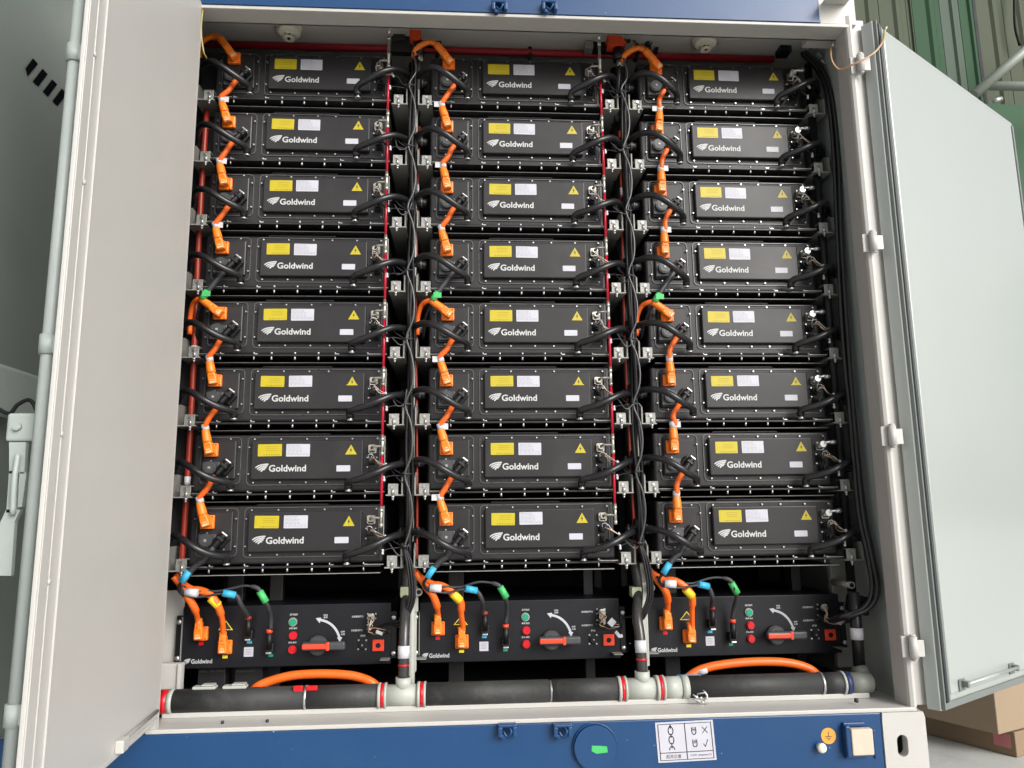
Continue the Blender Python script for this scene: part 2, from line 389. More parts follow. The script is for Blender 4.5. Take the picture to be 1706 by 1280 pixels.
mb = MB(); mb.tube([P(880, 70, .12), P(884, 84, .13), P(881, 100, .1)], .008); mb.tube([P(727, 70, .12), P(730, 84, .13), P(726, 100, .1)], .008)
mb.tube([P(1060, 68, .1), P(1062, 85, .1), P(1058, 100, .08)], .01); mb.build('drop_cable', M['black'], cont)
mb = MB(); a = P(1098, 60, .12); mb.obox(a, Vector((.25, 0, 1)).normalized(), (0, 1, 0), Vector((1, 0, -.25)).normalized(), .09, .02, .007); mb.build('dark_strut', M['dark'], cont)
mb = MB()
for k in range(14):
    q = P(1040 + random.uniform(0, 50), 52 + random.uniform(0, 26), .05 + random.uniform(0, .05)); mb.box(q.x - .008, q.x + .008, q.y, q.y + .02, q.z - .006, q.z + .006, .002)
    mb.cyl(q, q + Vector((jit(.03), jit(.01), jit(.03))), .003, 6)
mb.build('valve_fittings', M['shelf'], cont, stuff=True)
mb = MB(); mb.box(-.40, 2.3, .38, .9, .05, .09); mb.build('cable_tray', M['dark'], cont)

# hinges on the right jamb
for (x, y, tz) in ((1430, 105, .04), (1451, 402, .04), (1483, 727, .042), (1518, 1080, .044)):
    q = P(x + 4, y, YF - .02); mb = MB(); L = .036
    mb.cyl(q + Vector((0, 0, -L)), q + Vector((0, 0, L)), .0135, 18); mb.cyl(q + Vector((0, 0, L)), q + Vector((0, 0, L + .006)), .010, 14); mb.cyl(q + Vector((0, 0, -L - .006)), q + Vector((0, 0, -L)), .010, 14)
    hg = mb.build('hinge', M['cream'], cont)
    mb = MB(); mb.box(q.x - .032, q.x, YF - .006, YF + .012, q.z - .034, q.z + .034, .002); mb.box(q.x, q.x + .036, q.y - .004, q.y + .004, q.z - .03, q.z + .024, .002)
    mb.build('hinge_leaf', M['cream'], hg)
# lashing rings welded on the beams
def lash(px, py, wx=.030):
    q = P(px, py, YF - .012); mb = MB(); y0, y1 = YF - .028, YF
    mb.box(q.x - wx, q.x + wx, y0, y1, q.z + .012, q.z + .022, .004)
    mb.box(q.x - wx, q.x - wx + .014, y0, y1, q.z - .018, q.z + .014, .004); mb.box(q.x + wx - .014, q.x + wx, y0, y1, q.z - .018, q.z + .014, .004)
    mb.box(q.x - wx * .7, q.x - .004, y0 + .006, y1, q.z - .026, q.z - .010, .004)
    r = mb.build('lashing_ring', M['blue'], cont)
    mb = MB(); mb.tube([q + Vector((.004, -.004, .016)), q + Vector((.012, -.018, .0)), q + Vector((.0, -.012, -.016)), q + Vector((-.012, -.008, -.002))], .004, 8)
    mb.build('ring_loop', M['blue'], r)
for p in ((845, 1218), (937, 1218), (832, 12), (915, 12)): lash(*p)
# round cover with green sticker
q = P(991, 1245, YF); mb = MB(); mb.cyl((q.x, YF, q.z), (q.x, YF - .016, q.z), .068, 48)
cv = mb.build('round_cover', M['blue'], cont)
mb = MB(); pts = [(q.x + .071 * math.cos(math.radians(a)), YF - .004, q.z + .071 * math.sin(math.radians(a))) for a in range(-30, 255, 8)]; mb.tube(pts, .0035, 6, 2); mb.build('weld_bead', M['blue'], cv)
mb = MB(); s_ = P(999, 1250, YF - .017); mb.prism([(s_.x - .024, s_.z + .013), (s_.x + .024, s_.z + .009), (s_.x + .026, s_.z - .009), (s_.x - .010, s_.z - .012), (s_.x - .026, s_.z - .004)][::-1], YF - .0172, YF - .0161); mb.build('green_sticker', M['gtag'], cv)
# lifting sign
a, b, c, d_ = P(1091, 1205, YF), P(1187, 1200, YF), P(1195, 1267, YF), P(1097, 1272, YF)
U = (b - a); Vv = (d_ - a); 
def sg(u, v, y): q = a + U * u + Vv * v; return Vector((q.x, YF - y, q.z))
def quad(mb, u0, v0, u1, v1, y): mb.add([sg(u0, v0, y), sg(u0, v1, y), sg(u1, v1, y), sg(u1, v0, y)], [(0, 1, 2, 3)])
mb = MB(); mb.add([sg(0, 0, .0), sg(0, 1, .0), sg(1, 1, .0), sg(1, 0, .0), sg(0, 0, .0015), sg(0, 1, .0015), sg(1, 1, .0015), sg(1, 0, .0015)], [(4, 5, 6, 7), (0, 1, 5, 4), (1, 2, 6, 5), (2, 3, 7, 6), (3, 0, 4, 7)])
sign = mb.build('lifting_sign', M['label'], cont)
mb = MB(); y = .0018
for u0, v0, u1, v1 in ((.035, .045, .965, .062), (.035, .94, .965, .957), (.035, .045, .05, .957), (.95, .045, .965, .957), (.495, .045, .512, .957), (.035, .755, .965, .775)): quad(mb, u0, v0, u1, v1, y)
def line(mb, pts, wd, y):
    for i in range(len(pts) - 1):
        p0 = sg(*pts[i], y); p1 = sg(*pts[i + 1], y); dd = (p1 - p0).normalized(); nn = Vector((-dd.z, 0, dd.x)) * wd
        mb.add([p0 + nn, p0 - nn, p1 - nn, p1 + nn], [(0, 1, 2, 3)]); mb.add([p0 + nn, p1 + nn, p1 - nn, p0 - nn], [(0, 1, 2, 3)])
def oval(cu, cv, ru, rv, a0=0, a1=360): return [(cu + ru * math.cos(math.radians(t)), cv + rv * math.sin(math.radians(t))) for t in range(a0, a1 + 1, 20)]
line(mb, oval(.255, .22, .042, .10), .0015, y); line(mb, oval(.255, .45, .042, .10), .0015, y); line(mb, oval(.255, .70, .045, .09, 180, 360), .0015, y)
line(mb, [(.255, .06), (.255, .18)], .0012, y); line(mb, [(.225, .15), (.255, .09), (.285, .15)], .0012, y); line(mb, [(.255, .29), (.255, .40)], .0012, y); line(mb, [(.255, .52), (.255, .66)], .0012, y)
for vc in (.16, .47):
    line(mb, [(.62, vc)] + oval(.655, vc + .12, .035, .06, 0, 180)[::-1] + [(.69, vc)], .0014, y); line(mb, [(.645, vc), (.645, vc + .1)], .0008, y); line(mb, [(.667, vc), (.667, vc + .1)], .0008, y); line(mb, [(.62, vc + .06), (.69, vc + .06)], .0008, y)
line(mb, [(.80, .58), (.83, .66), (.88, .48)], .0011, y)
mb.mat(1); line(mb, [(.80, .16), (.89, .32)], .0011, y); line(mb, [(.89, .16), (.80, .32)], .0011, y); mb.mat(0)
t0 = sg(.14, .86, y); t1 = sg(.40, .86, y); mb.text('起吊示意', t0.x, t1.x, (t0.z + t1.z) / 2, YF - y, .01, ang=-.0)
t0 = sg(.56, .86, y); t1 = sg(.92, .86, y); mb.text('LOCK, designated 75', t0.x, t1.x, (t0.z + t1.z) / 2, YF - y, .01)
mb.build('sign_print', [M['darkprint'], M['redprint']], sign)
# earth sticker, white plug, taped guard
q = P(1380, 1227, YF); mb = MB(); mb.cyl((q.x, YF, q.z), (q.x, YF - .0015, q.z), .025, 32); g_ = mb.build('earth_sticker', M['ground'], cont)
mb = MB(); y = YF - .0022
def bar(mb, x0, x1, z0, z1, y): mb.add([(x0, y, z0), (x0, y, z1), (x1, y, z1), (x1, y, z0)], [(0, 3, 2, 1)])
bar(mb, q.x - .0012, q.x + .0012, q.z - .002, q.z + .014, y)
for k, wd in enumerate((.011, .0075, .004)): bar(mb, q.x - wd, q.x + wd, q.z - .003 - k * .005, q.z - .001 - k * .005, y)
mb.build('earth_symbol', M['darkprint'], g_)
q = P(1370, 1248, YF - .02); mb = MB(); mb.cyl((q.x, YF, q.z), (q.x, YF - .016, q.z), .012, 18); mb.dome((q.x, YF - .016, q.z), .016, (0, -1, 0), .012); mb.build('white_plug', M['smoke'], cont)
a_, b_ = P(1407, 1207, YF), P(1450, 1258, YF); mb = MB()
mb.box(a_.x - .01, b_.x - .015, YF - .012, YF, a_.z - .006, a_.z + .006, .003); mb.box(a_.x - .01, b_.x - .02, YF - .012, YF, b_.z - .008, b_.z + .002, .003)
mb.box(a_.x - .012, a_.x + .004, YF - .03, YF, b_.z, a_.z, .004); mb.box(b_.x + .012, b_.x + .022, YF - .006, YF, b_.z - .012, a_.z - .02, .003)
gd = mb.build('guard_frame', M['blue'], cont)
mb = MB(); mb.box(a_.x + .006, b_.x, YF - .03, YF - .004, b_.z + .006, a_.z - .01, .004); mb.build('tape_patch', M['beige'], gd)
# rack fixing screw on sill
q = P(1427, 1171, -.2); mb = MB(); mb.cyl(q, q + Vector((0, 0, .012)), .007, 10); mb.cyl((.12, -.2, ZB), (.12, -.2, ZB + .008), .005, 8); mb.cyl((-.02, -.2, ZB), (-.02, -.2, ZB + .008), .005, 8); mb.build('sill_screw', M['shelf'], cont)

# right door --------------------------------------------------------
H = Vector((2.316, -.275, 0)); D = Vector((1.11, .735, 0)).normalized(); Nn = Vector((D.y, -D.x, 0))   # Nn faces the camera
Wd = 1.33; DZ0, DZ1 = -2.462, .052
def dbox(mb, u0, u1, n0, n1, z0, z1, bev=0):
    mb.obox(H + D * ((u0 + u1) / 2) + Nn * ((n0 + n1) / 2) + Vector((0, 0, (z0 + z1) / 2)), D, Nn, (0, 0, 1), (u1 - u0) / 2, abs(n1 - n0) / 2, (z1 - z0) / 2, bev)
door = None
mb = MB(); dbox(mb, .0, Wd, -.045, 0, DZ0, DZ1, .003)
rdoor = mb.build('door', M['doorw'], cont, label='right door, white inside, swung wide open')
mb = MB(); dbox(mb, .058, Wd - .05, 0.0, .012, DZ0 + .045, DZ1 - .03, .006); mb.build('inner_panel', M['doorw'], rdoor)
mb = MB()
for u0, u1, n in ((.004, .012, .014),): dbox(mb, u0, u1, 0, n, DZ0 + .004, DZ1 - .002, .002)
dbox(mb, .044, .058, 0, .010, DZ0 + .02, DZ1 - .01, .003)
dbox(mb, .01, Wd, 0, .010, DZ0 + .002, DZ0 + .024, .003); dbox(mb, Wd - .02, Wd - .005, 0, .008, DZ0 + .02, DZ1 - .02, .003)
mb.build('seal_channel', M['sealgrey'], rdoor)
mb = MB(); dbox(mb, .0125, .0285, 0, .020, DZ0 + .026, DZ1 - .015, .005); dbox(mb, .029, .040, 0, .011, DZ0 + .026, DZ1 - .015, .004)
mb.build('door_gasket', M['gasket'], rdoor)
# grab bar
mb = MB()
def dpt(u, n, z): return H + D * u + Nn * n + Vector((0, 0, z))
a_ = P(1609, 1143, .0); 
def door_hit(px, py, n=.02):
    v = RX * ((px - 853) / FPX) + RD * ((py - 640) / FPX) + RF; o_ = H + Nn * n; t = (o_ - CAM).dot(Nn) / v.dot(Nn); q = CAM + v * t; return (q - H).dot(D), q.z
u0, z0_ = door_hit(1605, 1142); u1, z1_ = door_hit(1690, 1133)
mb.tube([dpt(u0, .035, z0_ + .005), dpt(u1, .035, z0_ + .005)], .006, 8, smooth_path=False)
hb = mb.build('grab_bar', M['doorw'], rdoor)
for u in (u0, u1):
    mb = MB(); dbox(mb, u - .022, u + .022, .012, .018, z0_ - .02, z0_ + .018, .002); dbox(mb, u - .008, u + .008, .018, .04, z0_ - .006, z0_ + .014, .002); mb.build('bar_foot', M['sealgrey'], rdoor)

# left door ----------------------------------------------------------
H2 = Vector((-.204, -.25, 0)); D2 = Vector((.092, -.9958, 0)).normalized(); N2 = Vector((-D2.y, D2.x, 0))
W2 = .93; LZ0, LZ1 = -2.425, .052
def lbox(mb, u0, u1, n0, n1, z0, z1, bev=0):
    mb.obox(H2 + D2 * ((u0 + u1) / 2) + N2 * ((n0 + n1) / 2) + Vector((0, 0, (z0 + z1) / 2)), D2, N2, (0, 0, 1), (u1 - u0) / 2, abs(n1 - n0) / 2, (z1 - z0) / 2, bev)
mb = MB(); lbox(mb, 0, W2, -.010, 0, LZ0, LZ1, .002); ldoor = mb.build('door', M['cream'], cont, label='left door with cream inner face, opened at a right angle')
mb = MB(); lbox(mb, W2 - .100, W2 - .094, 0, .005, LZ0, LZ1, .001); lbox(mb, W2 - .05, W2 - .044, 0, .004, LZ0, LZ1, .0015); lbox(mb, W2 - .040, W2 - .002, 0, .003, LZ0, LZ1, .001)
lbox(mb, .0, W2 - .1, 0, .004, LZ0, LZ0 + .012, .001)
mb.build('edge_bead', M['cream'], ldoor)
mb = MB(); 
def lpt(u, n, z): return H2 + D2 * u + N2 * n + Vector((0, 0, z))
for z in (-.72, -1.04, -1.62, -1.93): mb.dome(lpt(W2 - .047, .003, z), .008, N2, .004, 8, 2)
mb.build('weld_spot', M['cream'], ldoor)
q0 = P(268, 1178, -.27); 
mb = MB(); mb.tube([lpt(.03, .006, LZ0 + .035), lpt(.36, .006, LZ0 + .035)], .006, 6, smooth_path=False); mb.build('stay_arm', M['zinc'], ldoor)
mb = MB(); lbox(mb, .34, .385, 0, .022, LZ0 + .012, LZ0 + .045, .003); mb.build('stay_bracket', M['cream'], ldoor)
ra, rb = P(133, 0, -1.13), P(75, 640, -1.13); rx = (ra.x + rb.x) / 2; RY = -1.13
mb = MB(); mb.cyl((rx, RY, -2.6), (rx, RY, .05), .0138, 20); rod = mb.build('lock_rod', M['grey'], ldoor)
for (px, py) in ((121, 90), (74, 574), (14, 1192)):
    q = P(px, py, RY); mb = MB(); mb.cyl((rx, RY, q.z - .022), (rx, RY, q.z + .022), .0185, 20); mb.box(rx, rx + .03, RY - .012, RY + .03, q.z - .02, q.z + .02, .003); mb.build('rod_clamp', M['grey'], ldoor)
# latch
Yl = -1.10
a_, b_ = P(12, 689, Yl), P(56, 736, Yl); mb = MB(); mb.box(a_.x, b_.x + .01, Yl, Yl + .016, b_.z, a_.z, .006); c_ = (a_ + b_) / 2; mb.cyl((c_.x - .004, Yl, c_.z), (c_.x - .004, Yl - .01, c_.z), .008, 14)
mb.build('latch_plate', M['grey'], ldoor)
mb = MB()
for poly in ([(17, 738), (45, 738), (42, 790), (17, 790)], [(17, 786), (30, 786), (28, 855), (12, 855)], [(34, 788), (46, 788), (38, 846), (31, 846)], [(12, 850), (36, 850), (26, 870), (20, 960), (-8, 960), (2, 872)]):
    pp = [P(x, y, Yl + .006) for x, y in poly]; mb.prism([(p.x, p.z) for p in pp], Yl + .002, Yl + .014)
mb.tube([P(30, 758, Yl - .006), P(24, 800, Yl - .01), P(21, 858, Yl - .006)], .006, 8)
mb.build('latch_lever', M['grey'], ldoor)

# neighbouring door and its fittings ---------------------------------
NX = -.635
nb = thing('neighbouring_door', 'shaded grey steel door with four slanted vent slots at far left', 'door', (NX, -.8, -2.45))
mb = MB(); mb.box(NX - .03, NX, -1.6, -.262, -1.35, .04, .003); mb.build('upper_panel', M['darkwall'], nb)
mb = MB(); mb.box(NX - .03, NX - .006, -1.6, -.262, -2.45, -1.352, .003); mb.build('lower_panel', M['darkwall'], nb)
mb = MB(); mb.box(NX - .006, NX + .05, -1.5, -.3, -1.50, -1.352, .012); mb.build('ledge', M['grey'], nb)
for poly in ([(55, 97), (63, 106), (46, 126), (43, 113)], [(71, 114), (79, 123), (64, 143), (55, 135)], [(87, 132), (95, 140), (80, 160), (72, 152)], [(103, 147), (111, 156), (96, 176), (88, 168)]):
    pp = [PX(x, y, NX + .002) for x, y in poly]
    vs = [(NX + .0015, p.y, p.z) for p in pp] + [(NX + .003, p.y, p.z) for p in pp]
    mb = MB(); mb.add(vs, [(4, 5, 6, 7), (3, 2, 1, 0), (0, 1, 5, 4), (1, 2, 6, 5), (2, 3, 7, 6), (3, 0, 4, 7)]); mb.build('vent_slot', M['void'], nb)
c1 = thing('looped_cable', 'black cable looping behind the open cream door above its latch', 'cable', P(30, 690, -.9))
mb = MB(); mb.tube([P(-10, 678, -.95), P(15, 690, -.95), P(30, 675, -.95), P(50, 668, -.95), P(62, 690, -.95), P(60, 720, -.95)], .005, 8); mb.build('cable', M['black'], c1)

# ------------------------------------------------------------------ battery packs
def build_pack():
    t = thing('battery_pack', '', 'battery pack', (0, 0, 0), 'battery packs in the racks')
    mb = MB(); mb.box(-.232, .458, .020, .62, -.172, .038, .010, 3); mb.box(.0, .255, .022, .10, .036, .0425, .002)
    mb.build('case', M['case'], t)
    mb = MB()
    mb.ring(rrect(-.208, -.062, -.142, .029, .016), rrect(-.2055, -.0645, -.1395, .0265, .0145), .0160, .022)
    mb.build('service_rim', M['rim'], t)
    mb = MB(); mb.box(-.197, -.078, .008, .021, -.125, .015, .005); mb.build('service_panel', M['lid'], t)
    mb = MB(); mb.ring(rrect(-.041, .440, -.148, .030, .016), rrect(-.0385, .4375, -.1455, .0275, .0145), .0160, .022); mb.build('cover_rim', M['rim'], t)
    mb = MB(); mb.box(-.023, .381, 0, .021, -.128, .014, .0045, 3); mb.build('lid', M['lid'], t)
    # printed matter on the lid
    def sticker(name, x0, x1, z0, z1, m, r=.002):
        mb = MB(); mb.prism(rrect(x0, x1, z0, z1, r, 2), -.0006, .0008); return mb.build(name, M[m], t), mb
    yl, _ = sticker('caution_label', .001, .087, -.044, .0, 'yellow')
    mb = MB(); rr = random.Random(3)
    for k in range(7): x = .022 + k * .009; mb.add([(x, -.0009, -.0405), (x, -.0009, -.0375), (x + .003 + rr.random() * .002, -.0009, -.0375), (x + .004, -.0009, -.0405)], [(0, 3, 2, 1)])
    for k in range(3): z = -.010 - k * .007; mb.add([(.03, -.0009, z), (.03, -.0009, z + .0009), (.07 + rr.random() * .01, -.0009, z + .0009), (.07, -.0009, z)], [(0, 3, 2, 1)])
    mb.build('label_print', M['yprint'], yl)
    wl, _ = sticker('rating_label', .103, .188, -.045, .0005, 'label')
    mb = MB()
    for k in range(8):
        z = -.005 - k * .0048; x = .107
        while x < (.155 if 1 < k < 6 else .15 if k < 2 else .18):
            l = .003 + rr.random() * .012; x1 = min(x + l, .16 if k < 6 else .182); mb.add([(x, -.0009, z), (x, -.0009, z + .0011), (x1, -.0009, z + .0011), (x1, -.0009, z)], [(0, 3, 2, 1)]); x = x1 + .003
    mb.build('label_print', M['print_'], wl)
    mb = MB(); mb.prism([(.315, -.0395), (.357, -.0395), (.336, -.003)][::-1], -.0006, .0008); wt = mb.build('warning_triangle', M['yellow'], t)
    mb = MB(); mb.add([(x, -.0009, z) for x, z in ((.3375, -.012), (.3315, -.025), (.3358, -.025), (.3335, -.035), (.3405, -.0215), (.3363, -.0215))], [(0, 1, 2, 5), (2, 3, 4, 5)]); mb.build('bolt_symbol', M['darkprint'], wt)
    sl, _ = sticker('serial_label', .286, .336, -.100, -.078, 'label')
    mb = MB(); wing(mb, -.005, -.0985, .046, .026, -.0005); mb.build('wing_emblem', M['logo'], t)
    mb = MB(); mb.text('Goldwind', .043, .176, -.0875, -.0005, .022, height=.0245); mb.build('brand_lettering', M['logo'], t)
    # screws
    mb = MB()
    for x in (-.015, .08, .174, .245, .339, .431):
        for z in (.0205,): mb.cyl((x, .0165, z), (x, .012, z), .0030, 8); 
    for x in (-.014, .081, .174, .246, .43): mb.cyl((x, .0165, -.138), (x, .012, -.138), .0030, 8)
    for x, z in ((-.0315, -.010), (-.0315, -.107), (-.211, -.008), (-.211, -.107), (-.099, .021), (-.067, -.009), (-.067, -.107), (-.17, -.133), (-.105, -.117), (.396, -.05), (.396, -.085), (.396, -.12), (.43, -.05), (-.166, -.058)):
        mb.cyl((x, .0165 if x < -.2 or x > -.07 else .009, z), (x, .006, z), .0027, 8)
    mb.build('cover_screws', M['bolt'], t, stuff=True)
    mb = MB()
    for x in (-.149, -.027, .037, .123, .209, .271, .391):
        s_ = .0042 if x in (.037, .123, .209) else .003
        mb.cyl((x, -.006, -.176), (x, -.006, -.168), s_, 8); mb.cyl((x, -.006, -.1835), (x, -.006, -.197), s_ * .9, 8)
        if x in (-.149, -.027, .271, .391): mb.box(x + .003, x + .014, -.01, -.002, -.1765, -.1735)
    mb.build('flange_bolts', M['bolt'], t, stuff=True)
    mb = MB(); mb.box(-.225, .452, -.012, .03, -.1835, -.1775); mb.build('bottom_flange', M['case'], t)
    for x0_, x1_ in ((-.226, -.155), (.396, .462)):
        mb = MB(); mb.box(x0_, x1_, -.0135, .0, -.1768, -.1748); mb.build('flange_edge', M['zinc'], t)
    # service disconnect
    mb = MB(); mb.box(-.196, -.132, -.001, .009, -.118, -.062, .004); mb.cyl((-.164, 0, -.084), (-.164, -.016, -.084), .0235, 28); mb.cyl((-.164, -.016, -.084), (-.164, -.019, -.084), .0195, 28)
    sd = mb.build('service_disconnect', M['disc'], t)
    mb = MB(); mb.box(-.1685, -.1595, -.0215, -.0188, -.0885, -.0795, .001); mb.build('centre_mark', M['zinc'], sd)
    # gas inlet and signal sockets
    mb = MB(); mb.prism(rrect(.3985, .4285, -.0345, -.003, .006, 3), .006, .021); mb.cyl((.412, .006, -.0165), (.412, -.010, -.0165), .0095, 10); gi_ = mb.build('gas_inlet', M['nickel'], t)
    mb = MB(); mb.box(.403, .423, .0035, .006, -.0315, -.0265, .001); mb.box(.409, .416, -.0125, -.010, -.021, -.011, .001); mb.build('inlet_slot', M['shelf'], gi_)
    for (x, z, r) in ((.412, -.062, .0125), (.419, -.101, .0135)):
        mb = MB(); mb.cyl((x, .0165, z), (x, -.006, z), r, 16); mb.cyl((x, -.006, z), (x, -.022, z), r * .72, 12); mb.box(x - r * 1.1, x + r * 1.1, .012, .018, z - r * 1.1, z + r * 1.1, .002); mb.build('signal_socket', M['black'], t)
    return t
pack = build_pack()
NOTE = {(0, 0): 'under the red pipe beside the open left door', (1, 0): 'below the dark junction boxes', (2, 0): 'under the right smoke detector'}
k = 0
for c in range(3):
    for r in range(8):
        lab = 'black battery pack with yellow and white labels, %s in the %s rack' % (ORD[r], RN[c])
        if (c, r) == (0, 0): pack['label'] = lab; p_ = pack; continue
        p_ = copy_thing(pack, (DP * c, 0, -DR * r), lab)
        for ch in p_.children:
            if 'label' in ch.name.split('.')[0] or 'triangle' in ch.name: ch.location = Vector((jit(.0012), -.0002 * random.random(), jit(.0008)))
            if ch.name.startswith('rating_label') or ch.name.startswith('caution_label'):
                a = jit(.012); ch.rotation_euler = (0, a, 0); 
pack_unused = None

# ------------------------------------------------------------------ racks
for c in range(3):
    ox = DP * c
    rk = thing('battery_rack', '%s steel rack holding eight battery packs and a switch box' % ['leftmost', 'middle', 'rightmost'][c], 'rack', (ox + .12, .1, -2.45), 'battery racks in the container')
    def vplate(mb, x0, x1, r, sgn):
        z = -DR * r
        mb.box(ox + x0, ox + x1, .002, .55, z - .189, z - .1865)
    rxo = .0
    for side in (-1, 1):
        rows = range(8)
        for r in rows:
            z = -DR * r; mb = MB()
            if side < 0:
                xa, xb, xp = (ox - .280, ox - .222, ox - .280) if c else (ox - .300, ox - .222, ox - .300)
                tab = (ox - .264, ox - .226)
            else:
                xa, xb, xp = ox + .466, ox + .530 + (.012 if c == 2 else 0), ox + .528 + (.012 if c == 2 else 0)
                tab = (ox + .474, ox + .511)
            mb.box(xa, xb, -.012, .55, z - .1905, z - .1865)                    # rail
            pl = [(-.012, z - .187), (-.012, z - .125), (.03, z - .105), (.55, z - .105), (.55, z - .187)]
            n = len(pl); vs = [(xp, y, zz) for y, zz in pl] + [(xp + (.005 if side < 0 else -.005), y, zz) for y, zz in pl]
            mb.add(vs, [list(range(n)), list(range(2 * n - 1, n - 1, -1))] + [(i, (i + 1) % n, (i + 1) % n + n, i + n) for i in range(n)])
            br = None
            br = mb.build('support_rail', M['rail'], rk)
            mb = MB(); mb.box(tab[0], tab[1], -.010, -.006, z - .1862, z - .147, .0015); mb.box(tab[0], tab[1], -.008, .03, z - .150, z - .147); mb.build('clamp_tab', M['zinc'], br)
            mb = MB(); cx = (tab[0] + tab[1]) / 2 + (.004 if side < 0 else 0)
            mb.cyl((cx - .004, -.010, z - .158), (cx - .004, -.0145, z - .158), .0055, 10); mb.cyl((cx, -.012, z - .168), (cx, -.012, z - .187), .0055, 8); mb.cyl((cx, -.012, z - .191), (cx, -.012, z - .199), .0065, 6); mb.cyl((cx, -.012, z - .199), (cx, -.012, z - .207), .004, 8)
            mb.build('clamp_bolt', M['bolt'], br)
    for r in range(8):
        z = -DR * r; mb = MB(); mb.box(ox - .215, ox + .450, .006, .5, z - .2085, z - .2045); mb.box(ox - .215, ox + .450, .004, .0065, z - .2085, z - .2045)
        sh = mb.build('shelf', M['shelf'], rk)
        mb = MB(); mb.box(ox - .215, ox + .450, .001, .004, z - .2075, z - .2055); mb.build('shelf_lip', M['zinc'] if r == 7 else M['rim'], sh)  # upper lips take the paler tone that paints their edge highlight
    for x0, x1 in ((-.262, -.236), (.470, .5)):
        mb = MB(); mb.box(ox + x0, ox + x1, .56, .60, -2.40, .05); mb.build('rear_upright', M['shelf'], rk)
    # front legs in the bottom bay
    for x0, x1 in (((.374, .412)), ((-.16, -.10))) if c else (((-.16, -.10)), (.0, .05)):
        mb = MB(); mb.box(ox + x0, ox + x1, .26, .30, -2.45, -2.0, .003); mb.build('cross_post', M['shelf'], rk)
    if c:
        l0, l1 = P(684, 1060, .06).x - DP, P(694, 1060, .06).x - DP
        mb = MB(); mb.box(ox + l0, ox + l1, .05, .075, -2.36, -1.99, .003); mb.box(ox + l0 - .004, ox + l1 + .006, .04, .05, -2.15, -2.06, .003); mb.build('side_leg', M['pvc'], rk)
        mb = MB(); mb.cyl((ox - .262, .04, -2.078), (ox - .262, .012, -2.078), .013, 16); mb.build('leg_boss', M['zinc'], rk)
        mb = MB(); mb.cyl((ox - .262, .0118, -2.078), (ox - .262, .011, -2.078), .008, 14); mb.build('boss_hole', M['dark'], rk)
    for x0, x1 in ((-.272, -.236), (.448, .482)):
        mb = MB(); mb.box(ox + x0, ox + x1, .05, .2, -2.3175, -2.3155); mb.build('box_rail', M['zinc'], rk)
    if c == 2:
        g0, g1, g2 = P(1388, 1000, .14), P(1418, 1000, .14), P(1440, 1000, .16)
        mb = MB(); mb.box(g0.x, g1.x, .14, .17, -2.40, -1.96, .003); mb.build('right_upright', M['rail'], rk)
        mb = MB(); mb.box(g1.x + .004, g2.x + .02, .17, .19, -2.42, -1.9, .003); mb.build('right_backplate', M['grey'], rk)
        q = P(1419, 976, .0); mb = MB(); mb.cyl((q.x, .14, q.z), (q.x, .0, q.z), .013, 16); mb.build('leg_boss', M['zinc'], rk)
        mb = MB(); mb.cyl((q.x, -.0004, q.z), (q.x, -.001, q.z), .0085, 14); mb.build('boss_hole', M['dark'], rk)
    if c == 0:
        mb = MB(); mb.box(-.40, -.232, .12, .135, -2.0, .1); mb.build('side_filler', M['shelf'], rk)
        for r in (2, 3, 4, 5, 6, 7):
            z = -DR * r; mb = MB(); mb.box(ox + .4565, ox + .4595, .014, .02, z - .09, z + .030); mb.build('edge_strip', M['zinc'], rk)
# left rack corner plate (cream) at the bottom
t = thing('corner_plate', 'cream sheet metal bracket at bottom left beside the first switch box', 'bracket', (-.26, .0, -2.36))
a_, b_ = P(272, 1107, .0), P(301, 1147, .0); mb = MB(); mb.box(a_.x - .03, b_.x, 0, .03, b_.z - .02, a_.z, .004); mb.box(b_.x - .012, b_.x, -.01, .0, b_.z - .01, a_.z, .002); mb.build('plate', M['cream'], t)
a_, b_ = P(272, 985, .12), P(301, 1105, .12); mb = MB(); mb.box(a_.x - .02, b_.x, .12, .135, b_.z, a_.z, .004); mb.build('back_plate', M['cream'], t)

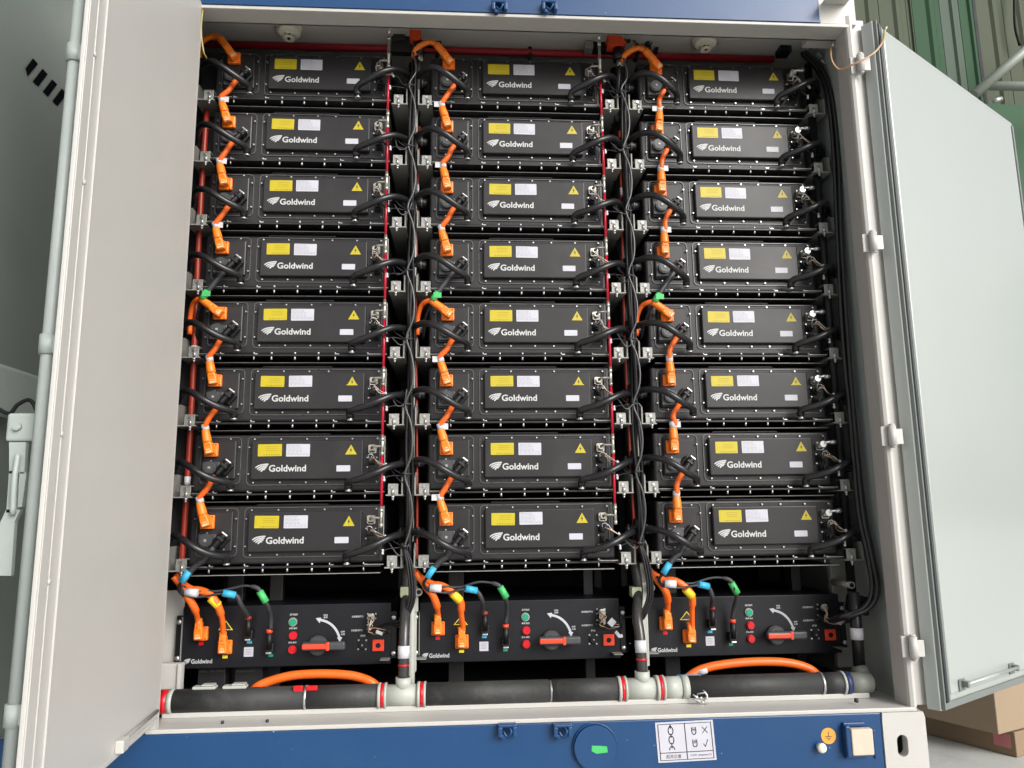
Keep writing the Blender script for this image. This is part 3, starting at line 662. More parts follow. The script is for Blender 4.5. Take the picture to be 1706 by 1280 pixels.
# ------------------------------------------------------------------ hoses
def l8(x, y, Y): return P(680 + x * S4, 700 + y * S4, Y) - Vector((DP, 0, -7 * DR))
HL = [l8(*p) for p in ((-40, 830, .10), (20, 802, .02), (90, 800, -.05), (170, 830, -.09), (250, 880, -.10), (330, 922, -.085), (395, 943, -.06), (424, 952, -.036), (428, 980, -.022))]
HR = [l8(*p) for p in ((1650, 800, .12), (1605, 792, .02), (1550, 815, -.045), (1480, 858, -.07), (1410, 893, -.072), (1330, 919, -.06), (1268, 932, -.045), (1243, 948, -.03), (1247, 978, -.022))]
for c in range(3):
    for r in range(8):
        off = Vector((DP * c, 0, -DR * r))
        for side, H_ in (('left', HL), ('right', HR)):
            jz, jy = jit(.004), jit(.006); 
            if side == 'right' and r == 0: jz = .022
            pts = []
            for i, q in enumerate(H_):
                wgt = math.sin(math.pi * min(i / 6, 1)) if i < 7 else 0
                pts.append(q + off + Vector((0, jy * wgt, jz * (wgt if r or side == 'left' else (1 - i / 8) * 1.2))))
            base = pts[-1].copy()
            t = thing('coolant_hose', 'black rubber hose on the %s side of the %s pack of the %s rack' % (side, {'topmost': 'topmost', 'bottom': 'lowest'}.get(ORD[r], ORD[r].replace(' from ', '-from-')), RN[c]), 'hose', base, 'coolant hoses feeding the packs')
            mb = MB(); mb.tube(pts, .0122, 14, 5); mb.build('hose', M['rubber'], t)
            mb = MB(); mb.cyl(base + Vector((0, 0, .014)), base + Vector((0, 0, -.002)), .0138, 14); mb.build('hose_clamp', M['black'], t)
            mb = MB(); mb.cyl(base, base + Vector((0, 0, -.012)), .0085, 12); mb.cyl(base + Vector((0, 0, -.008)), base + Vector((0, 0, -.013)), .0115, 12); mb.build('end_fitting', M['bolt'], t)

# ------------------------------------------------------------------ orange connectors and jumper cables
def oplug(t, c_, dirv, name='orange_plug', org_y=.008, m='orange'):
    """square flange and angled boot; c_ = centre of the flange (x,z), dirv = unit vector (x,z) to the cable"""
    mb = MB(); x, z = c_; mb.box(x - .0245, x + .0245, org_y - .016, org_y, z - .0245, z + .0245, .004)
    dx, dz = dirv; u = Vector((dx, 0, dz)); w_ = Vector((dz, 0, -dx)); n = Vector((0, 1, 0))
    if u.cross(w_).dot(n) < 0: w_ = -w_
    mb.obox(Vector((x, org_y - .030, z)) + u * .004, u, n, w_, .021, .016, .0150, .004)
    mb.obox(Vector((x, org_y - .036, z)) + u * .028, u, n, w_, .015, .0125, .0125, .004)
    p_ = mb.build(name, M[m], t)
    mb = MB(); mb.obox(Vector((x, org_y - .0475, z)) - u * .010, u, n, w_, .004, .002, .009, .001); mb.obox(Vector((x, org_y - .0475, z)) - u * .001, u, n, w_, .002, .0015, .007, .0005); mb.build('locking_clip', M['oclip'], p_)
    mb = MB(); 
    for sx in (-1, 1):
        for sz in (-1, 1): mb.cyl((x + sx * .0185, org_y - .016, z + sz * .0185), (x + sx * .0185, org_y - .0175, z + sz * .0185), .003, 8)
    mb.build('flange_screws', M['brick'], p_, stuff=True)
def bplug(t, off):
    a = Vector((-.098, -.022, -.066)) + off; b = Vector((-.136, -.030, -.113)) + off; u = (b - a).normalized(); w_ = u.cross(Vector((0, 1, 0))).normalized(); n = w_.cross(u)
    mb = MB(); mb.obox(Vector((-.112, -.002, -.083)) + off, Vector((u.x, 0, u.z)).normalized(), (0, 1, 0), Vector((u.z, 0, -u.x)).normalized(), .024, .008, .022, .004)
    mb.tube([a, a + u * .012, a + u * .02, b], lambda t_: .0135 if t_ < .55 else .0115, 12, 4); mb.obox(a + u * .018, u, n, w_, .006, .014, .014, .003)
    p_ = mb.build('black_plug', M['black'], t)
    mb = MB(); mb.obox(a - u * .004, u, n, w_, .0035, .010, .0125, .0025); mb.build('end_cap', M['bolt'], p_)
ORDW = ['first', 'second', 'third', 'fourth', 'fifth', 'sixth', 'seventh', 'eighth']
for c in range(3):
    for r in (0, 1, 2, 4, 5, 6):
        off = Vector((DP * c, 0, -DR * r)); j1, j2 = jit(.004), jit(.004)
        t = thing('jumper_cable', 'orange jumper cable between the %s and %s packs of the %s rack' % (ORDW[r], ORDW[r + 1], RN[c]), 'cable', Vector((-.165, -.03, -.20)) + off, 'orange jumper cables between packs')
        bplug(t, off)
        tilt = [-.28, -.25, .02][c] + jit(.06); u = Vector((math.sin(tilt), 0, math.cos(tilt)))
        pc = Vector((-.1645, 0, -.0195 - DR)) + off
        s1 = pc + u * .030 + Vector((0, -.030, 0)); s2 = pc + u * .072 + Vector((0, -.026, 0))
        if c == 2: pass
        pts = [Vector((-.132, -.030, -.108)) + off, Vector((-.147, -.030, -.132)) + off, Vector((-.163 + j1, -.034, -.162)) + off, Vector((s2.x + .003 + j2, -.032, off.z - .188)), s2 + Vector((0, -.001, .004)), s2]
        mb = MB(); mb.tube(pts, .0102, 10, 5); mb.build('cable', M['ocable'], t)
        mb = MB(); mb.tube([s1 - u * .004, (s1 + s2) / 2, s2], lambda q: .0165 - .0035 * q * q, 12, 4); mb.build('heat_shrink_sleeve', M['orange'], t)
        oplug(t, (pc.x, pc.z), (u.x, u.z))
        tc_ = s2 + Vector((0, -.001, .010)); mb = MB(); mb.cyl(tc_ - u * .011, tc_ + u * .011, .0132, 12)
        k = random.random()
        if k < .45: mb.box(tc_.x + .006, tc_.x + .028, tc_.y - .006, tc_.y - .0045, tc_.z - .011, tc_.z + .011)
        elif k < .8: mb.box(tc_.x - .030, tc_.x - .006, tc_.y - .006, tc_.y - .0045, tc_.z - .012, tc_.z + .010)
        mb.build('white_tag', M['white'], t)
    # feed cable into the top pack
    off = Vector((DP * c, 0, 0))
    t = thing('feed_cable', 'ribbed orange cable arching into the top pack of the %s rack' % RN[c], 'cable', Vector((-.19, 0, 0)) + off, 'orange feed cables')
    u = Vector((-.62, 0, .78)).normalized(); pc = Vector((-.158, 0, .0)) + off
    oplug(t, (pc.x, pc.z - .004), (u.x, u.z))
    q = pc + u * .03 + Vector((0, -.03, 0)); e = pc + u * .078 + Vector((0, -.03, 0))
    mb = MB(); mb.tube([q - u * .006, (q + e) / 2, e], .0150, 12, 4); mb.build('boot', M['orange'], t)
    arc = [e, e + Vector((-.02, .0, .010)), e + Vector((-.045, .004, .008)), e + Vector((-.072, .010, -.006)), e + Vector((-.088, .02, -.022)), e + Vector((-.094, .05, -.05))]
    mb = MB(); p_ = catmull(arc, 9); nn = len(p_)
    mb.tube(p_, lambda t_: .0115 + .0012 * (1 if int(t_ * (nn - 1)) % 2 else -1), 10, smooth_path=False); mb.build('ribbed_conduit', M['orange'], t)
    # fifth pack feed with green-tagged output of the fourth pack
    off = Vector((DP * c, 0, -DR * 4)); t = thing('feed_cable', 'orange cable entering the fifth pack of the %s rack below a green tag' % RN[c], 'cable', Vector((-.19, 0, .0)) + off, 'orange feed cables')
    u = Vector((-.80, 0, .60)).normalized(); pc = Vector((-.160, 0, -.019)) + off
    oplug(t, (pc.x, pc.z), (u.x, u.z)); q = pc + u * .03 + Vector((0, -.03, 0)); e = pc + u * .078 + Vector((0, -.03, 0))
    mb = MB(); mb.tube([q - u * .006, (q + e) / 2, e], lambda t_: .0155 - .002 * t_, 12, 4); mb.build('boot', M['orange'], t)
    mb = MB(); mb.tube([e, e + Vector((-.018, .01, -.001)), e + Vector((-.038, .03, -.012)), e + Vector((-.052, .05, -.05)), e + Vector((-.055, .06, -.12))], .0095, 10, 5); mb.build('cable', M['ocable'], t)
    off = Vector((DP * c, 0, -DR * 3)); t = thing('output_cable', 'dark cable with green tag leaving the fourth pack of the %s rack' % RN[c], 'cable', Vector((-.19, 0, -.2)) + off, 'dark output cables')
    bplug(t, off)
    pts = [Vector((-.130, -.030, -.106)) + off, Vector((-.155, -.034, -.14)) + off, Vector((-.185, -.036, -.182)) + off, Vector((-.203, -.036, -.21)) + off]
    mb = MB(); mb.tube(pts, .0105, 10, 5); mb.build('grey_sleeve', M['gasket'], t)
    a_ = pts[-1] + Vector((.006, -.002, .010)); b_ = pts[-1] + Vector((-.014, -.002, -.022)); mb = MB(); mb.cyl(a_, b_, .0125, 12); mb.box(a_.x - .016, a_.x + .014, a_.y - .013, a_.y - .011, a_.z - .024, a_.z - .004); mb.build('green_tag', M['gtag'], t)
    mb = MB(); mb.tube([pts[-1], Vector((-.225, -.02, -.25)) + off, Vector((-.245, .0, -.29)) + off, Vector((-.255, .05, -.36)) + off], .005, 8, 5); mb.build('lead', M['black'], t)

# ------------------------------------------------------------------ signal cables
for c in range(3):
    for r in range(8):
        off = Vector((DP * c, 0, -DR * r)); t = thing('signal_cable', 'thin wires with white clips right of the %s pack lid, %s rack' % (ORDW[r] + ' from top', RN[c]), 'wire', Vector((.43, -.02, -.08)) + off, 'signal cables of the packs')
        a = Vector((.412, -.022, -.060)) + off; cl = Vector((.468 + jit(.004), -.035, -.082 + jit(.004))) + off
        cols = ['brass', 'wirep', 'white', 'black']
        mb = MB()
        for k in range(4):
            mb.mat(k); mb.tube([a + Vector((jit(.004), 0, jit(.004))), a + Vector((.010, -.016, .007 + jit(.010))), (a + cl) / 2 + Vector((jit(.005), -.008 + jit(.005), jit(.008))), cl], .0014, 5, 4)
        b = Vector((.419, -.022, -.101)) + off; c2 = Vector((.463 + jit(.004), -.03, -.128 + jit(.004))) + off; mb.mat(3)
        mb.tube([b, b + Vector((.012, -.012, -.002)), c2], .004, 7, 4); mb.mat(2); mb.tube([a + Vector((-.006, 0, .004)), a + Vector((-.008, -.012, .016)), a + Vector((.006, -.014, .018)), a + Vector((.012, -.004, .006))], .0013, 5, 4)
        mb.build('wires', [M[q] for q in cols], t)
        mb = MB()
        for q, an in ((cl, .5), (c2, .1)):
            ux = Vector((math.cos(an + jit(.3)), 0, math.sin(an))).normalized(); mb.obox(q, ux, (0, 1, 0), Vector((-ux.z, 0, ux.x)), .004, .004, .0095, .002)
        mb.build('white_clips', M['white'], t, stuff=True)
        mb = MB(); e = Vector((.535, .0, -.118)) + off; mb.tube([cl, cl + Vector((.02, .006, -.006)), (cl + e) / 2, e], .0026, 6, 4); mb.tube([c2, c2 + Vector((.02, .008, .01)), e], .0026, 6, 4); mb.build('lead', M['black'], t)

# ------------------------------------------------------------------ red fire-suppression tubes
for c in (0, 1):
    xt = DP * c + .4535; Y = -.03
    t = thing('red_riser_tube', 'thin glossy red tube with nickel tees down the right of the %s rack' % RN[c], 'tube', (xt, Y, -1.9), 'red riser tubes')
    for r in range(8):
        z1 = -DR * r - .045 + (.0 if r else -.03); z0 = -DR * (r + 1) + .028
        if r == 7: break
        mb = MB(); mb.cyl((xt + jit(.001), Y, z0), (xt + jit(.001), Y, z1), .0052, 10); mb.build('tube_length', M['redtube'], t)
    for r in range(8):
        zc = -DR * r - .013; mb = MB(); mb.cyl((xt, Y, zc - .032), (xt, Y, zc + (.042 if r else .12)), .0058, 12); mb.cyl((xt, Y, zc - .034), (xt, Y, zc - .018), .0072, 8); mb.cyl((xt, Y, zc + .020), (xt, Y, zc + .034), .0072, 8)
        mb.tube([(xt, Y, zc), (xt - .014, Y + .004, zc + .001), (xt - .034, Y + .008, zc + .001), (xt - .041, Y + .03, zc - .002)], .0045, 8, 4); mb.build('tee_fitting', M['nickel'], t)
    mb = MB(); mb.cyl((xt, Y, .10), (xt, Y, .19), .006, 10); mb.cyl((xt, Y, .075), (xt, Y, .1), .0075, 8); mb.build('braided_length', M['bolt'], t)
for r in range(8):
    off = Vector((DP * 2, 0, -DR * r)); t = thing('elbow_fitting', 'silver elbow fitting on the %s pack of the right rack' % (ORDW[r] + ' from top'), 'fitting', Vector((.414, -.02, -.016)) + off, 'silver elbow fittings on the right rack')
    a = Vector((.412, -.012, -.014)) + off; mb = MB(); mb.cyl(a + Vector((0, .014, 0)), a + Vector((0, -.014, 0)), .0125, 8); mb.tube([a + Vector((0, -.008, .002)), a + Vector((.014, -.014, .006)), a + Vector((.036, -.014, .007 + jit(.004)))], .0055, 8, 4); mb.cyl(a + Vector((.026, -.014, .006)), a + Vector((.046, -.014, .007)), .0085, 6)
    mb.build('body', M['bolt'], t)
    mb = MB(); mb.box(a.x - .014, a.x + .014, a.y - .002, a.y + .012, a.z - .014, a.z - .003, .003); mb.build('collar', M['nickel'], t)

# ------------------------------------------------------------------ harnesses and risers in the gaps
for gi, gx in enumerate((.541, 1.391)):
    t = thing('cable_harness', 'black cable harness with scalloped shiny lead between the %s racks' % ('left and middle' if gi == 0 else 'middle and right'), 'cable', (gx, -.03, -2.1), 'black cable harnesses')
    mb = MB(); zs = [0.02 - .0857 * k for k in range(24)]
    for dx, rr_, ph in ((.010, .0085, 0), (.001, .006, 1.2), (.019, .006, 2.5)):
        mb.tube([(gx + dx + .004 * math.sin(k * .9 + ph), -.002 + .012 * math.cos(k * .7 + ph), z) for k, z in enumerate(zs)], rr_, 8, 3)
    mb.build('bundle', M['black'], t)
    mb = MB(); pts = []
    for r in range(8):
        zt = -DR * r - .118
        for f_, dx in ((0, -.005), (.25, .014), (.5, .023), (.75, .017)): 
            if r < 7: pts.append((gx + dx + jit(.0015), -.036, zt - DR * f_))
    pts = [(gx + .010, -.036, .02), (gx + .022, -.036, -.06)] + pts + [(gx - .004, -.036, -7 * DR - .118)]
    mb.tube(pts, .0040, 8, 4); mb.build('shiny_lead', M['gloss'], t)
    for r in range(8):
        z = -DR * r - .10 + jit(.008); mb = MB()
        for k in range(1):
            s0 = Vector((gx - .058 + jit(.006), -.030, z + jit(.012))); s1 = Vector((gx - .006 + jit(.008), -.034, z - .03 + jit(.02)))
            mid = (s0 + s1) / 2 + Vector((jit(.01), -.018, -.014 - random.random() * .022)); mb.tube([s0, mid, s1, s1 + Vector((.014 + jit(.006), .004, .045 + jit(.02)))], .0024, 6, 5)
        mb.build('branch_wires', M['gloss' if r % 3 else 'black'], t, stuff=True)
        mb = MB(); q = Vector((gx - .002, -.03, z - .018)); mb.cyl(q + Vector((0, 0, .003)), q - Vector((0, 0, .003)), .0115, 10); mb.box(q.x + .008, q.x + .022, q.y - .004, q.y - .002, q.z - .001, q.z + .002); mb.build('cable_tie', M['gasket'], t)
    mb = MB(); b0 = pts[-1]; B = Vector(b0)
    e2 = P(632 if gi == 0 else 1040, 1045 if gi == 0 else 1030, .02)
    for dx in (0, .009, .017):
        mb.tube([B + Vector((dx * .3, 0, 0)), B + Vector((.012 + dx, -.01, -.06)), B + Vector((.022 + dx, -.012, -.14)), B + Vector((.016 + dx, -.012, -.20)), B + Vector((-.015 + dx * .5, -.01, -.25 - dx)), (B + Vector((-.02, 0, -.25)) + e2) / 2, e2], .0046, 8, 5)
    mb.build('tail', M['black'], t)
    t = thing('coolant_riser', 'vertical hose and black pipe rising from the main pipe, %s gap' % ('left' if gi == 0 else 'right'), 'pipe', (gx, .0, -2.35), 'coolant risers')
    mb = MB(); mb.cyl((gx + .004, .11, -2.0), (gx + .004, .11, .06), .021, 18); mb.build('insulated_pipe', M['black'], t)
    mb = MB(); mb.cyl((gx + .020, .035, -1.9), (gx + .020, .035, .02), .0055, 12); mb.build('thin_pipe', M['pvc'], t)
    for r in range(8):
        z = -DR * r - .064; mb = MB(); mb.tube([(gx - .030, .062, z - .006), (gx, .048, z), (gx + .030, .040, z - .002), (gx + .062, .045, z - .004)], .0175, 12, 3); mb.cyl((gx + .012, .05, z - .04), (gx + .012, .05, z + .035), .0165, 12); mb.build('hose_tee', M['black'], t)
        mb = MB(); mb.cyl((gx - .022, .058, z - .004), (gx - .016, .056, z - .003), .0192, 14); mb.cyl((gx + .040, .041, z - .002), (gx + .046, .041, z - .002), .0192, 14); mb.build('tee_clamp', M['rim'], t, stuff=True)
    mb = MB(); b_ = P(672 if gi == 0 else 1070, 1130, -.1)
    mb.tube([(gx + .0, .08, -1.98), (gx + .0, .03, -2.08), (b_.x, -.055, -2.16), (b_.x, -.09, -2.24), (b_.x, -.1, -2.36)], .0185, 16, 6); mb.build('clear_hose', M['clear'], t)
    mb = MB(); mb.cyl((b_.x, -.092, -2.245), (b_.x, -.097, -2.285), .0200, 18); mb.build('white_band', M['white'], t)
    mb = MB(); mb.cyl((b_.x, -.0985, -2.304), (b_.x, -.099, -2.310), .0195, 18); mb.build('red_stripe', M['red'], t)
    mb = MB(); mb.cyl((b_.x, -.1, -2.345), (b_.x, -.1, -2.353), .0215, 18); mb.build('hose_clamp', M['black'], t)
    # valve block between the boxes
    t = thing('manifold_block', 'pale green valve block with grey boss in the %s gap above the boxes' % ('left' if gi == 0 else 'right'), 'valve', (gx + .0, .0, -2.08), 'pale green valve blocks')
    q = P(676 if gi == 0 else 1062, 988, -.0); mb = MB(); mb.box(q.x - .02, q.x + .016, -.0, .05, q.z - .018, q.z + .018, .003); mb.build('block', mat('pale_green_plastic%d' % gi, (.42, .47, .30), .5), t)
    mb = MB(); mb.tube([(q.x + .010, .03, q.z - .03), (q.x + .014, .028, q.z - .06), (q.x + .02, .03, q.z - .10), (q.x + .02, .03, q.z - .36)], lambda t_: .022 if t_ < .2 else .013, 12, 4); mb.build('grey_bracket', M['pvc'], t)
# right riser
t = thing('coolant_riser', 'dark riser hose with white band at far right beside the jamb', 'pipe', (2.24, 0, -2.35), 'coolant risers')
b_ = P(1432, 1110, -.06); mb = MB(); mb.cyl((b_.x, -.06, -2.362), (b_.x, -.06, -2.10), .0205, 18); mb.build('dark_hose', M['rubber'], t)
q = P(1430, 1008, -.03); mb = MB(); mb.obox((q.x, -.025, q.z), Vector((1, 0, -.25)).normalized(), (0, 1, 0), Vector((.25, 0, 1)).normalized(), .036, .03, .034, .010); mb.cyl((b_.x, -.06, -2.11), (b_.x, -.04, q.z), .018, 16); mb.build('dark_valve', M['black'], t)
q2 = P(1421, 955, .0); mb = MB(); mb.cyl((q2.x, .02, q.z + .02), (q2.x, .02, .05), .016, 16); mb.build('upper_hose', M['black'], t)
q = P(1427, 1058, -.08); mb = MB(); mb.cyl((b_.x, -.06, q.z - .02), (b_.x, -.06, q.z + .02), .0225, 18); mb.build('white_band', M['white'], t)
t = thing('cable_harness', 'thick black cable bundle curving down the right side wall', 'cable', (2.27, -.03, -2.1), 'black cable harnesses')
mb = MB()
for k, (dx, dy) in enumerate(((0, 0), (.009, .012), (-.012, .010), (-.005, .024))):
    pts = [(1345, 85, .02), (1372, 115, -.02), (1388, 160, -.05), (1398, 260, -.06), (1404, 400, -.06), (1414, 560, -.06), (1426, 700, -.06), (1440, 850, -.07), (1456, 930, -.09), (1464, 985, -.10), (1449, 1015, -.10), (1415, 1028, -.08), (1395, 1035, -.0)]
    mb.tube([P(*p) + Vector((dx - .006, dy, 0)) + Vector((jit(.003), 0, 0)) for p in pts], .0085, 9, 6)
mb.build('bundle', M['rubber'], t)
mb = MB()
for (px, py) in ((1354, 79), (1364, 92), (1371, 104)):
    q = P(px, py, -.01); mb.obox(q, Vector((.7, 0, -.7)).normalized(), (0, 1, 0), Vector((.7, 0, .7)).normalized(), .012, .008, .005, .002)
mb.build('silver_ferrule', M['bolt'], t)

# orange trunk cables at the left of each rack
for c in range(3):
    ox = DP * c
    xs = ox - (.268 if c == 0 else .279 if c == 1 else .312)
    t = thing('trunk_cable', 'red-orange trunk cable running down %s' % ['beside the open left door', 'between the left and middle racks', 'between the middle and right racks'][c], 'cable', (xs, .06, -1.95), 'red-orange trunk cables')
    mb = MB(); w_ = .0110 if c == 0 else .0052
    zs = [-.2, -.5, -.8, -1.1, -1.4, -1.7, -1.88, -1.96] if c == 0 else [-.25, -.6, -1., -1.4, -1.75, -1.9, -1.97]
    mb.tube([(xs + .006 * math.sin(z * 3 + c), .055, z) for z in zs], w_, 10, 6); mb.build('cable', M['ored'], t)
    mb = MB(); z = -1.16 if c == 0 else -.5; xx = xs + .006 * math.sin(z * 3 + c); mb.cyl((xx, .055, z), (xx, .055, z - .03), w_ + .0006, 12)
    if c == 0: z = -1.655; xx = xs + .006 * math.sin(z * 3 + c); mb.cyl((xx, .055, z), (xx, .055, z - .03), w_ + .0006, 12)
    mb.build('white_tag', M['white'], t)

# ------------------------------------------------------------------ top of the cabinet
t = thing('fire_pipe', 'long dark red pipe crossing above the top packs', 'pipe', (1, .13, .13))
mb = MB(); a_, b_ = P(340, 74, .13), P(1288, 97, .13); mb.cyl((a_.x - .05, .13, (a_.z + b_.z) / 2), (b_.x, .13, (a_.z + b_.z) / 2), .0145, 18); mb.build('pipe', M['redpipe'], t)
for i, (px, py) in enumerate(((482, 51), (1175, 70))):
    q = P(px, py, .03); t = thing('smoke_detector', 'round ivory smoke detector hanging from the %s of the ceiling' % ('left half' if i == 0 else 'right half'), 'smoke detector', (q.x, q.y, .165), 'ceiling smoke detectors')
    z = q.z; mb = MB(); mb.cyl((q.x, q.y, .165), (q.x, q.y, z - .004), .053, 32); mb.cyl((q.x, q.y, z - .004), (q.x, q.y, z - .016), .053, 32, .038); mb.build('base', M['smoke'], t)
    mb = MB(); mb.cyl((q.x, q.y, z - .016), (q.x, q.y, z - .019), .021, 24)
    for k in range(6): a = k * math.pi / 3 + .3; mb.cyl((q.x + .016 * math.cos(a), q.y + .016 * math.sin(a), z - .018), (q.x + .016 * math.cos(a), q.y + .016 * math.sin(a), z - .031), .003, 8)
    mb.cyl((q.x, q.y, z - .031), (q.x, q.y, z - .036), .0225, 24); mb.build('sensor_cage', M['smoke'], t)
    mb = MB(); mb.cyl((q.x, q.y, z - .019), (q.x, q.y, z - .030), .012, 16); mb.build('sensor_core', M['dark'], t)
    mb = MB(); mb.box(q.x - .014, q.x + .014, q.y - .0545, q.y - .0532, z + .006, z + .012); mb.build('side_label', M['ytag'], t)
    mb = MB(); mb.dome((q.x, q.y - .004, z - .036), .007, (0, 0, -1), .005, 12, 3); mb.build('indicator', M['red'] if i else M['dark'], t)
for i, (px, py) in enumerate(((692, 58), (1026, 68))):
    q = P(px, py, -.02); t = thing('orange_valve', 'orange red valve body above the %s gap between racks' % ('left' if i == 0 else 'right'), 'valve', (q.x, q.y, q.z), 'orange valves at the top')
    mb = MB(); s_ = 1 if i == 0 else 1.35
    pp = [(-.024, .03), (.022, .03), (.020, .0), (.027, -.018), (.004, -.026), (-.022, -.012)] if i == 0 else [(-.036, .02), (.018, .026), (.030, .004), (.042, -.01), (.030, -.022), (-.034, -.022), (-.030, -.004)]
    mb.prism([(q.x + a, q.z + b) for a, b in pp][::-1], -.03, .02); mb.build('body', M['brick'], t)
    mb = MB(); mb.cyl((q.x + .012, 0, q.z - .02), (q.x + .012, 0, q.z - .075), .022, 16); mb.build('black_collar', M['black'], t)
    mb = MB(); mb.cyl((q.x + .016, 0, q.z - .075), (q.x + .016, 0, q.z - .10), .013, 8); mb.box(q.x + .004, q.x + .03, -.012, .012, q.z - .105, q.z - .09, .003); mb.build('nickel_nut', M['nickel'], t)
    mb = MB(); mb.tube([(q.x + .014, 0, q.z - .10), (q.x + .010, .01, q.z - .18), (q.x + .006, .05, q.z - .32)], .013, 12, 5); mb.build('hose', M['rubber'], t)
# earth wires
t = thing('earth_wire', 'pinkish earth wire looping from the jamb over the top right hinge to the door', 'wire', P(1420, 100, -.27))
mb = MB(); mb.tube([P(1384, 80, YR - .01), P(1386, 100, -.2), P(1398, 115, -.24), P(1418, 108, -.285), P(1440, 98, -.31), P(1460, 84, -.31), P(1472, 66, -.30), P(1474, 52, -.29)], .0034, 8, 6); mb.build('wire', M['wirep'], t)
mb = MB(); mb.tube([P(1470, 72, -.302), P(1473, 62, -.30), P(1474, 50, -.29)], .0046, 8, 4); mb.tube([P(1384, 80, YR - .012), P(1384.5, 92, -.18)], .0046, 8, 4); mb.build('yellow_sleeve', M['wirey'], t)
mb = MB(); mb.cyl(P(1387, 70, YR - .012), P(1387, 78, YR - .012), .006, 10); mb.cyl(P(1474, 50, -.285), P(1477, 44, -.285), .006, 8); mb.build('lug', M['nickel'], t)
t = thing('earth_wire', 'yellow earth wire hanging down the top left corner of the opening', 'wire', P(338, 60, -.2))
mb = MB(); mb.tube([P(343, 8, -.24), P(338, 16, -.24), P(335, 50, -.22), P(339, 85, -.2), P(344, 96, -.17)], .0032, 8, 6); mb.build('wire', M['wirey'], t)

